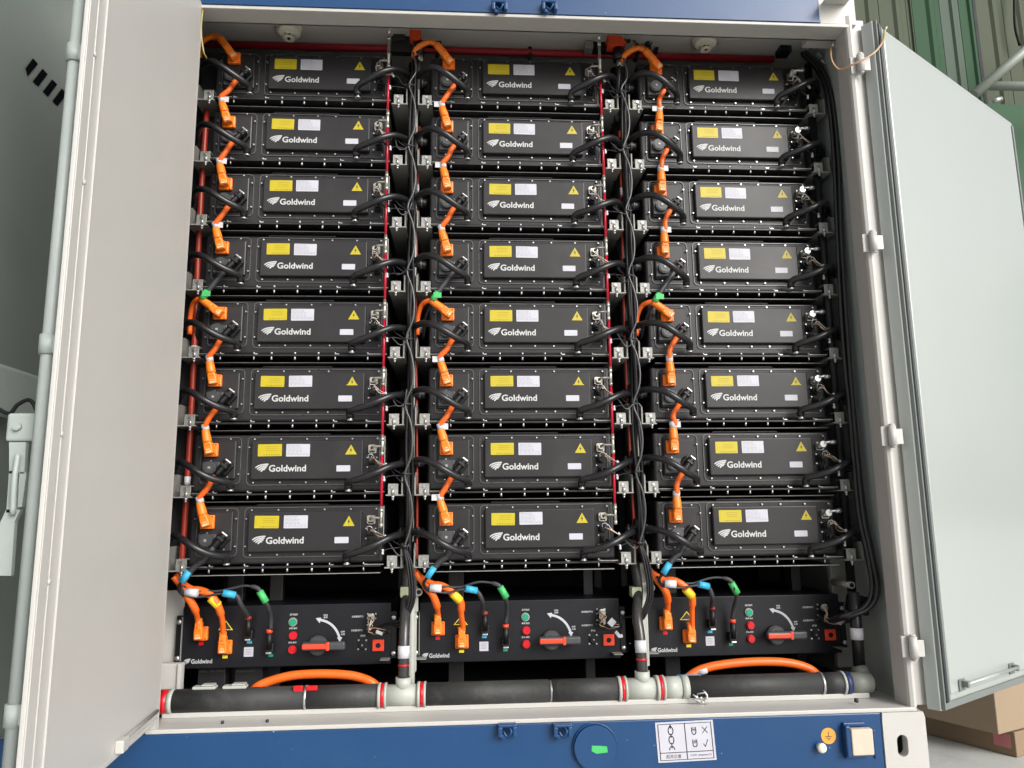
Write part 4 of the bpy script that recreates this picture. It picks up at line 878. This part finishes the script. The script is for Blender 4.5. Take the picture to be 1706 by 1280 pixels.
# ------------------------------------------------------------------ switch boxes
SH = 480 / 1706
def h(x, y, Y=.1): return P(600 + x * SH, 920 + y * SH, Y) - Vector((DP, 0, 0))
for c in range(3):
    off = Vector((DP * c, 0, 0)); FY = .10
    tl, br = h(352, 300, FY), h(1545, 632, FY)
    t = thing('switch_box', 'black switch box with red lever handle and three round buttons under the %s rack' % RN[c], 'switch box', Vector(((tl.x + br.x) / 2, FY, br.z)) + off, 'switch boxes below the racks')
    if c == 2: t['label'] = 'black switch box with red lever handle and three round buttons under the right rack'
    X = off.x
    mb = MB(); mb.box(tl.x + X, br.x + X, FY, .62, br.z, tl.z, .003); mb.build('housing', M['hv'], t)
    for x0, x1 in ((tl.x - .022, tl.x), (br.x, br.x + .02)):
        mb = MB(); mb.box(x0 + X, x1 + X, FY - .002, FY + .004, br.z + .02, tl.z - .03, .001); mb.build('mounting_ear', M['black'], t)
    mb = MB(); mb.box(tl.x + X - .001, tl.x + X + .001, FY - .012, FY - .002, br.z + .03, tl.z - .035); mb.build('ear_flange', M['zinc'], t)
    for x in (tl.x - .012, br.x + .010):
        for z in (tl.z - .052, br.z + .038):
            mb = MB(); mb.cyl((x + X, FY - .002, z), (x + X, FY - .008, z), .0085, 14); mb.dome((x + X, FY - .008, z), .0085, (0, -1, 0), .003, 14, 3); mb.build('ear_screw', M['bolt'], t)
    def hp(x, y, Y=FY): return h(x, y, Y) + off
    # buttons
    g = hp(978, 387); y = FY - .0005
    mb = MB(); mb.cyl((g.x, FY, g.z), (g.x, FY - .006, g.z), .0155, 24); gb = mb.build('green_lamp', M['zinc'], t)
    mb = MB(); mb.cyl((g.x, FY - .006, g.z), (g.x, FY - .010, g.z), .0120, 24); mb.build('lens', M['green'], gb)
    for yy in (466, 547):
        g2 = hp(983, yy); mb = MB(); mb.cyl((g2.x, FY, g2.z), (g2.x, FY - .008, g2.z), .0148, 20); mb.cyl((g2.x, FY - .008, g2.z), (g2.x, FY - .014, g2.z), .0125, 20); rb_ = mb.build('red_button', M['red'], t)
    for tx, xa_, xb_, yy, bo, hh in (('运行指示', 957, 1003, 345, .02, None), ('异常 指示', 957, 1003, 425, .02, None), ('故障 指示', 957, 1003, 507, .02, None), ('ON', 1149, 1172, 348, .03, .006), ('合闸', 1149, 1172, 361, .02, None), ('OFF', 1252, 1275, 445, .03, .006), ('分闸', 1253, 1275, 459, .02, None), ('主控通讯接口', 1310, 1376, 357, .02, None), ('从控通讯接口', 1310, 1376, 437, .02, None), ('接地', 1366, 1394, 469, .02, None)):
        a, b = hp(xa_, yy), hp(xb_, yy); mb = MB(); mb.text(tx, a.x, b.x, a.z, y, bo, height=hh); mb.build('printed_legend', M['logo'], t)
    # arc arrow
    mb = MB(); A, C_, B = (1125, 375), (1215, 385), (1247, 480); pts = [hp(*q) for q in bez(A, C_, B, 12)]; vs = []
    for i, q in enumerate(pts):
        d_ = (pts[min(i + 1, 12)] - pts[max(i - 1, 0)]).normalized(); n = Vector((-d_.z, 0, d_.x)) * .0042; vs += [q + n, q - n]
    vs = [Vector((v.x, y, v.z)) for v in vs]; mb.add(vs, [(2 * i, 2 * i + 1, 2 * i + 3, 2 * i + 2) for i in range(12)]); 
    for tip, e1, e2 in (((1106, 366), (1136, 362), (1130, 395)), ((1250, 505), (1232, 478), (1262, 476))):
        q = [hp(*e) for e in (tip, e1, e2)]; mb.add([(v.x, y - .0001, v.z) for v in q], [(0, 1, 2)])
    mb.build('arc_arrow', M['label'], t)
    # lever handle
    hub = hp(1130, 520); mb = MB(); mb.cyl((hub.x, FY, hub.z), (hub.x, FY - .022, hub.z), .034, 28); mb.cyl((hub.x, FY - .022, hub.z), (hub.x, FY - .030, hub.z), .030, 28)
    a, b = hp(1062, 530, FY - .05), hp(1305, 528, FY - .05)
    mb.box(a.x - .002, b.x, FY - .062, FY - .036, a.z - .0145, a.z + .0145, .007, 3); mb.cyl((hub.x, FY - .03, a.z), (hub.x, FY - .04, a.z), .016, 18); lv = mb.build('rotary_handle', M['disc'], t)
    m_ = hp(1214, 530, FY - .062); mb = MB(); mb.box(a.x, m_.x - .004, FY - .0655, FY - .058, a.z - .0085, a.z + .0085, .003); mb.box(m_.x - .008, m_.x + .003, FY - .0665, FY - .05, a.z - .0145, a.z + .0145, .0025); mb.build('red_grip', M['coral'], lv)
    # right-hand sockets
    s1 = hp(1425, 355); mb = MB(); mb.box(s1.x - .018, s1.x + .018, FY - .003, FY, s1.z - .018, s1.z + .018, .002); mb.cyl((s1.x, FY - .003, s1.z), (s1.x, FY - .022, s1.z), .0125, 12); so = mb.build('comms_socket', M['black'], t); mb = MB(); mb.cyl((s1.x, FY - .022, s1.z), (s1.x, FY - .030, s1.z), .0135, 9); mb.box(s1.x - .009, s1.x + .009, FY - .034, FY - .02, s1.z + .002, s1.z + .013, .002); mb.build('socket_ring', M['nickel'], so)
    mb = MB()
    for q in ((1402, 340), (1402, 366), (1447, 340), (1447, 366), (1403, 405), (1403, 430), (1357, 493), (1400, 493), (1357, 545), (1400, 545)):
        v = hp(*q); mb.cyl((v.x, FY, v.z), (v.x, FY - .004, v.z), .0032, 8)
    mb.build('panel_screws', M['bolt'], t, stuff=True)
    s2 = hp(1380, 520); mb = MB(); mb.box(s2.x - .016, s2.x + .016, FY - .003, FY, s2.z - .016, s2.z + .016, .002); mb.cyl((s2.x, FY, s2.z), (s2.x, FY - .012, s2.z), .011, 14); mb.build('round_socket', M['black'], t)
    mb = MB(); mb.dome((s2.x, FY - .012, s2.z), .0035, (0, -1, 0), .003, 8, 2); mb.build('socket_pin', M['bolt'], t)
    s3 = hp(1470, 522); mb = MB(); mb.box(s3.x - .021, s3.x + .021, FY - .010, FY, s3.z - .0205, s3.z + .0205, .003); os = mb.build('orange_socket', M['coral'], t)
    mb = MB(); mb.cyl((s3.x, FY - .010, s3.z), (s3.x, FY - .011, s3.z), .009, 18); mb.build('socket_hole', M['dark'], os)
    # small plates
    def plate(name, x, y_, w_, h_, m): v = hp(x, y_); mb = MB(); mb.box(v.x - w_, v.x + w_, FY - .0012, FY + .0005, v.z - h_, v.z + h_); return mb.build(name, M[m], t)
    plate('blue_mark', 735, 505, .009, .0045, 'btag'); pl_ = plate('white_plate', 733, 561, .0165, .0165, 'label'); plate('green_mark', 860, 582, .008, .0045, 'green'); plate('yellow_mark', 600, 590, .009, .005, 'ytag'); plate('red_mark', 460, 512, .008, .006, 'red')
    mb = MB(); v = hp(733, 561)
    for k in range(4): bar(mb, v.x - .011, v.x + .011 - .004 * (k % 2), v.z + .008 - k * .0055, v.z + .0095 - k * .0055, FY - .0016)
    mb.build('plate_print', M['print_'], pl_)
    tr = [hp(597, 380), hp(553, 434), hp(638, 434)]; mb = MB(); mb.add([(v.x, FY - .0008, v.z) for v in tr], [(0, 1, 2)]); wt = mb.build('warning_triangle', M['darkprint'], t)
    mb = MB()
    for i in range(3):
        p0, p1 = tr[i], tr[(i + 1) % 3]; cc = (tr[0] + tr[1] + tr[2]) / 3; q0, q1 = p0.lerp(cc, .2), p1.lerp(cc, .2); mb.add([(v.x, FY - .0013, v.z) for v in (p0, p1, q1, q0)], [(0, 1, 2, 3)])
    mb.build('triangle_border', M['ytag'], wt)
    mb = MB(); e0, e1 = hp(368, 632), hp(404, 600); wing(mb, e0.x, e0.z + .003, e1.x - e0.x, (e1.z - e0.z) * .75, y); a, b = hp(408, 617), hp(528, 617); mb.text('Goldwind', a.x, b.x, a.z, y, .022, height=.0155); mb.build('brand_lettering', M['logo'], t)

    # cables plugged into the box --------------------------------------
    J = lambda: jit(.003)
    def path(pp): return [h(*p) + off + Vector((J(), J(), J())) for p in pp]
    nm = RN[c]
    def powercable(cab, plug_c, tagseg, lab):
        t = thing('power_cable', lab, 'cable', h(*plug_c, .06) + off, 'orange power cables into the switch boxes')
        p = path(cab); mb = MB(); n_ = len(p); mb.tube(p, lambda q: .0105 if q < .30 else .0135 if q < .72 else .0098, 12, 5); mb.build('cable', M['ocable'], t)
        pc = h(plug_c[0], plug_c[1], FY) + off
        oplug(t, (pc.x, pc.z + .006), (0, 1), org_y=FY - .001)
        e = p[-1]; mb = MB(); mb.cyl((pc.x, FY - .036, pc.z + .02), (pc.x - .002, FY - .038, pc.z + .062), .0125, 12); mb.build('boot', M['orange'], t)
        if tagseg is not None:
            a, b = [h(*q) + off for q in tagseg]; mb = MB(); mb.cyl(a, b, .0158, 12); mb.build('yellow_tag', M['ytag'], t)
    powercable([(325, 120, .02), (352, 160, .02), (395, 215, .0), (425, 255, .0), (448, 310, .02), (458, 370, .055), (459, 420, .062)], (462, 462), None, 'orange cable and plug, leftmost on the %s switch box' % nm)
    powercable([(330, 110, .035), (365, 150, .03), (430, 190, .02), (500, 205, .01), (555, 245, .0), (590, 300, .01), (603, 370, .03), (604, 450, .055), (604, 500, .062)], (602, 540), ((548, 246, .0), (592, 292, .008)), 'orange cable with yellow tag plugged into the %s switch box' % nm)
    def leadcable(cab, plug, tagpts, tm, lab, ring):
        t = thing('signal_lead', lab, 'cable', h(*plug, .06) + off, 'black leads into the switch boxes')
        p = path(cab); mb = MB(); mb.tube(p, lambda q: .0042 if q < .55 else .0082, 10, 5); mb.build('lead', M['gasket'], t)
        a, b = [h(*q) + off for q in tagpts]; mb = MB(); mb.cyl(a, b, .0125, 12); mb.build(tm.replace('tag', '_tag').replace('b_', 'blue_').replace('g_', 'green_'), M[tm], t)
        pc = h(plug[0], plug[1], FY - .03) + off; top = h(plug[0], plug[1] - 95, FY - .035) + off
        mb = MB(); mb.cyl(top, pc, .0105, 14); mb.box(pc.x - .014, pc.x + .016, FY - .034, FY, pc.z - .012, pc.z + .02, .003); mb.build('black_plug', M['black'], t)
        mb = MB(); mb.box(pc.x - .010, pc.x + .010, FY - .040, FY - .030, pc.z - .016, pc.z - .010, .002); mb.build('white_cap', M['bolt'], t)
        mb = MB(); q = top; mb.cyl(q + Vector((0, 0, .012)), q, .0112, 12); mb.build('red_ring', M[ring], t)
    leadcable([(378, 175, .0), (392, 212, -.01), (440, 238, -.012), (520, 240, -.01), (610, 222, -.012), (690, 232, .0), (718, 290, .01), (732, 340, .05), (737, 372, .065)], (739, 468), ((622, 218, -.011), (690, 232, .0)), 'btag', 'dark lead with bright blue tag plugged into the %s switch box' % nm, 'ored')
    leadcable([(384, 180, .01), (420, 212, -.0), (500, 212, .0), (600, 208, .0), (680, 186, .0), (750, 176, .0), (815, 196, -.005), (848, 245, -.005), (866, 290, .01), (867, 360, .05), (865, 430, .065)], (862, 545), ((828, 208, -.006), (866, 272, .0)), 'gtag', 'dark lead with green tag plugged into the %s switch box' % nm, 'coral')
    # white tagged pair and output of pack eight
    t = thing('output_cable', 'dark cable with blue tag leaving the lowest pack of the %s rack' % nm, 'cable', h(400, 140, -.03) + off, 'dark output cables')
    o8 = Vector((DP * c, 0, -DR * 7)); bplug(t, o8)
    pts = [Vector((-.130, -.030, -.106)) + o8, Vector((-.16, -.034, -.15)) + o8, h(480, 52, -.035) + off, h(435, 100, -.035) + off]
    mb = MB(); mb.tube(pts, .0110, 10, 5); mb.build('grey_sleeve', M['gasket'], t)
    mb = MB(); mb.cyl(h(440, 92, -.036) + off, h(397, 156, -.036) + off, .0145, 4); mb.build('blue_tag', M['btag'], t)
    mb = MB(); mb.tube([h(435, 98, -.035) + off, h(392, 160, -.034) + off, h(376, 190, -.03) + off, h(395, 225, -.02) + off, h(440, 238, -.012) + off], .0050, 8, 5); mb.build('lead', M['black'], t)
    mb = MB(); mb.cyl(h(412, 215, -.015) + off, h(482, 219, -.015) + off, .0145, 14); mb.build('white_tag', M['white'], t)
    # comms plug
    t = thing('comms_cable', 'loose thin wires and clipped plug right of the %s switch handle' % nm, 'wire', h(1440, 430, .05) + off, 'comms wires on the switch boxes')
    mb = MB(); a = h(1425, 360, .07) + off; e = h(1560, 440, .03) + off
    cols = ['brass', 'white', 'black', 'wirep']
    for k in range(9):
        mb.mat(k % 4); mb.tube([a + Vector((jit(.008), 0, jit(.006))), a + Vector((.006 + jit(.014), -.02, -.02 + jit(.012))), h(1430, 430, .06) + off + Vector((jit(.010), jit(.01), jit(.010))), h(1480, 440, .05) + off + Vector((jit(.01), 0, jit(.012))), e], .0013, 5, 4)
    mb.build('wires', [M[q] for q in cols], t)
    mb = MB()
    for (q, an) in (((1490, 420), .8), ((1525, 490), -.9), ((1545, 500), .2)) if c == 1 else (((1500, 450), -.4),):
        v = h(*q, .04) + off; ux = Vector((math.cos(an), 0, math.sin(an))); mb.obox(v, ux, (0, 1, 0), Vector((-ux.z, 0, ux.x)), .013 if an != .2 else .006, .003, .006 if an != .8 else .012, .002)
    mb.build('white_tags', M['white'], t)
    mb = MB(); v = h(1430, 432, .07) + off; mb.cyl(v + Vector((0, .03, 0)), v, .014, 14); mb.tube([v, v + Vector((.02, -.02, -.002)), v + Vector((.05, -.02, -.006)), e], .0075, 8, 4); mb.build('black_plug', M['black'], t)

# ------------------------------------------------------------------ main coolant pipe
PY, PZ, PR = -.10, -2.403, .038
t = thing('main_coolant_pipe', 'thick black insulated pipe with grey tees and red bands along the sill', 'pipe', (.98, PY, ZB), None)
def xat(px, py=1155): return P(px, py, PY - PR).x
def hsec(name, p0, p1, r, m, **k):
    mb = MB(); mb.cyl((xat(p0), PY, PZ), (xat(p1), PY, PZ), r, 32); return mb.build(name, M[m], t, **k)
hsec('pipe_section', 282, 508, PR, 'foam'); hsec('pipe_section', 508.5, 640, PR, 'foam'); hsec('pipe_section', 696, 916, PR, 'foam'); hsec('pipe_section', 921, 1046, PR, 'foam'); hsec('pipe_section', 1150, 1375, PR - .001, 'foam'); hsec('pipe_section', 1377, 1422, PR - .001, 'foam')
hsec('end_band', 262, 277, PR + .001, 'red'); hsec('end_ring', 276, 285, PR + .002, 'pvc')
hsec('joint_clip', 505, 509, PR + .0015, 'bolt'); hsec('joint_clip', 917, 923, PR - .003, 'bolt'); hsec('joint_clip', 1374, 1378, PR + .001, 'bolt')
for tx, sp in ((669, 33), (1072, 32)):
    hsec('tee', tx - sp + 2, tx + sp - 2, PR - .003, 'pvc'); 
    for sx in (-1, 1):
        hsec('union_ring', tx + sx * sp - 8, tx + sx * sp - 3, PR + .004, 'pvc'); hsec('union_ring', tx + sx * sp + 3, tx + sx * sp + 7, PR + .004, 'pvc')
        hsec('red_band', tx + sx * (sp - (0)) - 3.2, tx + sx * sp + 3.2, PR + .0028, 'red')
    q = P(tx + (3 if tx < 700 else -2), 1130, PY); mb = MB(); mb.cyl((q.x, PY, PZ + .02), (q.x, PY, PZ + .058), .026, 20); mb.build('tee_branch', M['pvc'], t)
hsec('coupling', 1108, 1138, PR - .001, 'pvc'); hsec('coupling', 1139, 1151, PR + .001, 'pvc')
hsec('navy_band', 1414, 1424, PR + .001, 'darkblue'); hsec('navy_ring', 1410, 1414, PR + .0025, 'pvc')
b_x = P(1432, 1110, -.06).x; mb = MB(); mb.cyl((xat(1423), PY, PZ), (b_x + .012, PY, PZ), PR - .003, 28); mb.dome((b_x + .012, PY, PZ), PR - .003, (1, 0, 0), .004, 28, 5); mb.cyl((b_x, -.085, PZ), (b_x, -.062, -2.362), .0275, 22); mb.cyl((b_x, -.062, -2.366), (b_x, -.06, -2.358), .027, 22); mb.build('elbow', M['dpvc'], t)
mb = MB()
for k in range(7):
    q = P(1152 + random.uniform(0, 30), 1148 + random.uniform(0, 22), PY - PR - .004); mb.tube([q, q + Vector((jit(.012), -.006, jit(.012))), q + Vector((jit(.02), 0, jit(.012)))], .003, 6, 3)
mb.build('wire_clamp', M['bolt'], t)
def pat(name, px0, py0, px1, py1, m, y=PY - PR * .55):
    a, b = P(px0, py0, y), P(px1, py1, y); mb = MB(); mb.box(a.x, b.x, y - .006, y + .01, b.z, a.z, .0025); return mb.build(name, M[m], t)
pat('red_marker', 489, 1144, 504, 1153, 'red', PY - .024); pat('red_marker', 511, 1144, 529, 1151, 'red', PY - .024)
for i, (a, b) in enumerate(((322, 360), (372, 411))):
    p0, p1 = P(a, 1142, PY), P(b, 1152, PY); t = thing('pipe_clip', 'pale grey clip on top of the main pipe, %s of the pair' % ['left one', 'right one'][i], 'clip', ((p0.x + p1.x) / 2, PY, PZ + PR), 'grey clips on the main pipe')
    mb = MB(); mb.box(p0.x, p1.x, PY - .012, PY + .02, PZ + PR - .002, PZ + PR + .008, .003); mb.build('clip_base', M['pvc'], t); mb = MB(); mb.box(p0.x + .03, p1.x - .005, PY - .012, PY + .02, PZ + PR + .0085, PZ + PR + .014, .002); mb.build('clip_lid', M['pvc'], t)
# orange cables arching behind the pipe
for i, pp in enumerate(([(425, 1148), (450, 1136), (485, 1127), (525, 1124), (570, 1125), (600, 1130), (625, 1142)], [(1140, 1135), (1165, 1118), (1200, 1109), (1250, 1104), (1300, 1104), (1335, 1110), (1358, 1122)])):
    t = thing('orange_power_cable', 'thick orange cable arching up behind the %s part of the main pipe' % ['left', 'right'][i], 'cable', P(*pp[3], -.03), 'thick orange cables behind the main pipe')
    mb = MB(); v = [P(x, y, -.03) + Vector((0, .0, 0)) for x, y in pp]; v = [v[0] + Vector((-.04, .05, -.05))] + v + [v[-1] + Vector((.03, .05, -.06))]; mb.tube(v, .0150, 14, 6); mb.build('cable', M['ocable'], t)
    if i == 1:
        mb = MB(); mb.cyl(P(1162, 1120, -.03), P(1176, 1115.5, -.03), .0158, 14); mb.build('white_tag', M['white'], t)
        mb = MB(); a = P(1128, 1128, -.06); mb.box(a.x, a.x + .085, -.07, -.05, a.z - .004, a.z + .004, .002); mb.build('blue_tie', M['btag'], t)
for i, (a, b) in enumerate(((330, 374), (391, 436))):
    a_, b_ = P(a, 1112, .18), P(b, 1150, .18); t = thing('floor_channel', 'dark grey channel behind the %s grey pipe clip' % ['left', 'right'][i], 'channel', ((a_.x + b_.x) / 2, .2, ZB), 'dark channels on the cabinet floor')
    mb = MB(); mb.box(a_.x, b_.x, .18, .4, b_.z - .05, a_.z, .003); mb.build('channel_front', M['shelf'], t)
    mb = MB(); mb.box(a_.x + .006, b_.x - .006, .176, .181, a_.z - .02, a_.z - .012); mb.build('channel_lip', M['rim'], t)

# ------------------------------------------------------------------ background right
WY = 3.2
t = thing('sheet_wall', 'wall of ribbed green and olive metal sheets behind the right door', 'wall', (5, WY, FZ))
x = 2.2; k = 0; cols = ['sheetb', 'sheetb', 'sheetg', 'sheetw', 'sheetg', 'sheetb', 'sheetb', 'sheetg', 'sheetw']
seq = []
bounds = [(1420, 'sheetb'), (1522, 'sheetg'), (1568, 'sheetw'), (1600, 'sheetg'), (1628, 'sheetb'), (1760, 'sheetw')]
xs_ = [P(b[0], 40, WY).x for b in bounds] + [9.0]
for i, (b, m) in enumerate(bounds):
    x0, x1 = xs_[i], xs_[i + 1]; x = x0
    while x < x1 - .01:
        wv = min(.26, x1 - x); mb = MB()
        vprism(mb, [(x + .003, WY), (x + wv * .50, WY), (x + wv * .60, WY - .018), (x + wv * .74, WY - .018), (x + wv * .84, WY), (x + wv - .003, WY), (x + wv - .003, WY + .01), (x + .003, WY + .01)], FZ, 3.2)
        mb.build('wall_sheet', M[m], t); x += wv
mb = MB(); mb.box(xs_[-3] - .03, xs_[-3] + .0, WY - .01, WY + .02, -.4, 3.2); mb.build('dark_seam', M['dark'], t)
mb = MB(); mb.tube([P(1690, -20, WY - .08), P(1691, 40, WY - .08), P(1699, 75, WY - .08)], .012, 8); mb.build('hanging_cord', M['dark'], t)
mb = MB(); mb.box(xs_[0], 12, WY - .02, WY - .004, FZ, 1.2); 
lw = struct('back_wall_base', MB().box(4.35, 14, WY - .14, WY - .06, FZ, P(1700, 178, WY - .1).z, 0), M['sheetm'])
t = thing('tube_frame', 'grey steel tube frame with diagonal brace in front of the green wall', 'frame', P(1680, 150, 2.6))
mb = MB(); mb.tube([P(1622, 158, 2.6), P(1715, 78, 2.6), P(1800, 0, 2.6)], .042, 14, smooth_path=False); mb.build('diagonal_brace', M['steel'], t)
mb = MB(); mb.tube([P(1640, 142, 2.62), P(1900, 146, 2.62)], .036, 14, smooth_path=False); mb.build('cross_tube', M['steel'], t)
mb = MB(); mb.cyl(P(1655, 168, 2.5), P(1668, 164, 2.5), .02, 10); mb.build('bright_clamp', M['bolt'], t)
# cardboard
def PZ_(px, py, z):
    v = RX * ((px - 853) / FPX) + RD * ((py - 640) / FPX) + RF
    return CAM + v * ((z - CAM.z) / v.z)
A_, B_ = PZ_(1545, 1225, FZ), PZ_(1695, 1264, FZ); e1 = (A_ - B_).normalized(); e2 = Vector((e1.y, -e1.x, 0)); up_ = Vector((0, 0, 1))
t = thing('cardboard_box', 'low brown cardboard box with red stamp on the floor under the right door', 'box', B_ + e1 * .4 + e2 * .3, 'cardboard boxes by the door')
mb = MB(); mb.obox(B_ + e1 * .5 + e2 * .35 + up_ * .064, e1, e2, up_, .5, .35, .062, .004); mb.build('carton', M['card'], t)
mb = MB(); mb.obox(B_ + e1 * .5 + e2 * .35 + up_ * .1268, e1, e2, up_, .497, .030, .0006); mb.build('tape_strip', M['beige'], t)
q = B_ + e1 * .07 - e2 * .0012 + up_ * .075; mb = MB(); mb.obox(q, e1, e2, up_, .045, .0008, .035); mb.obox(q - e2 * .001 + up_ * .01, e1, e2, up_, .03, .0006, .004); mb.build('red_stamp', M['redprint'], t)
C_ = PZ_(1664, 1226, FZ + .130)
t = thing('cardboard_box', 'tall tan cardboard box stacked on the low one, right edge below the grab bar', 'box', C_ + e1 * .35 + e2 * .35, 'cardboard boxes by the door')
mb = MB(); mb.obox(C_ + e1 * .35 + e2 * .30 + up_ * .26, e1, e2, up_, .35, .30, .258, .005); mb.build('carton', M['cardl'], t)
mb = MB(); mb.obox(C_ + e1 * .35 + e2 * .30 + up_ * .5188, e1, e2, up_, .348, .030, .0006); mb.obox(C_ - e1 * .0008 + e2 * .30 + up_ * .44, e1, e2, up_, .0006, .030, .078); mb.build('tape_strip', M['beige'], t, stuff=True)
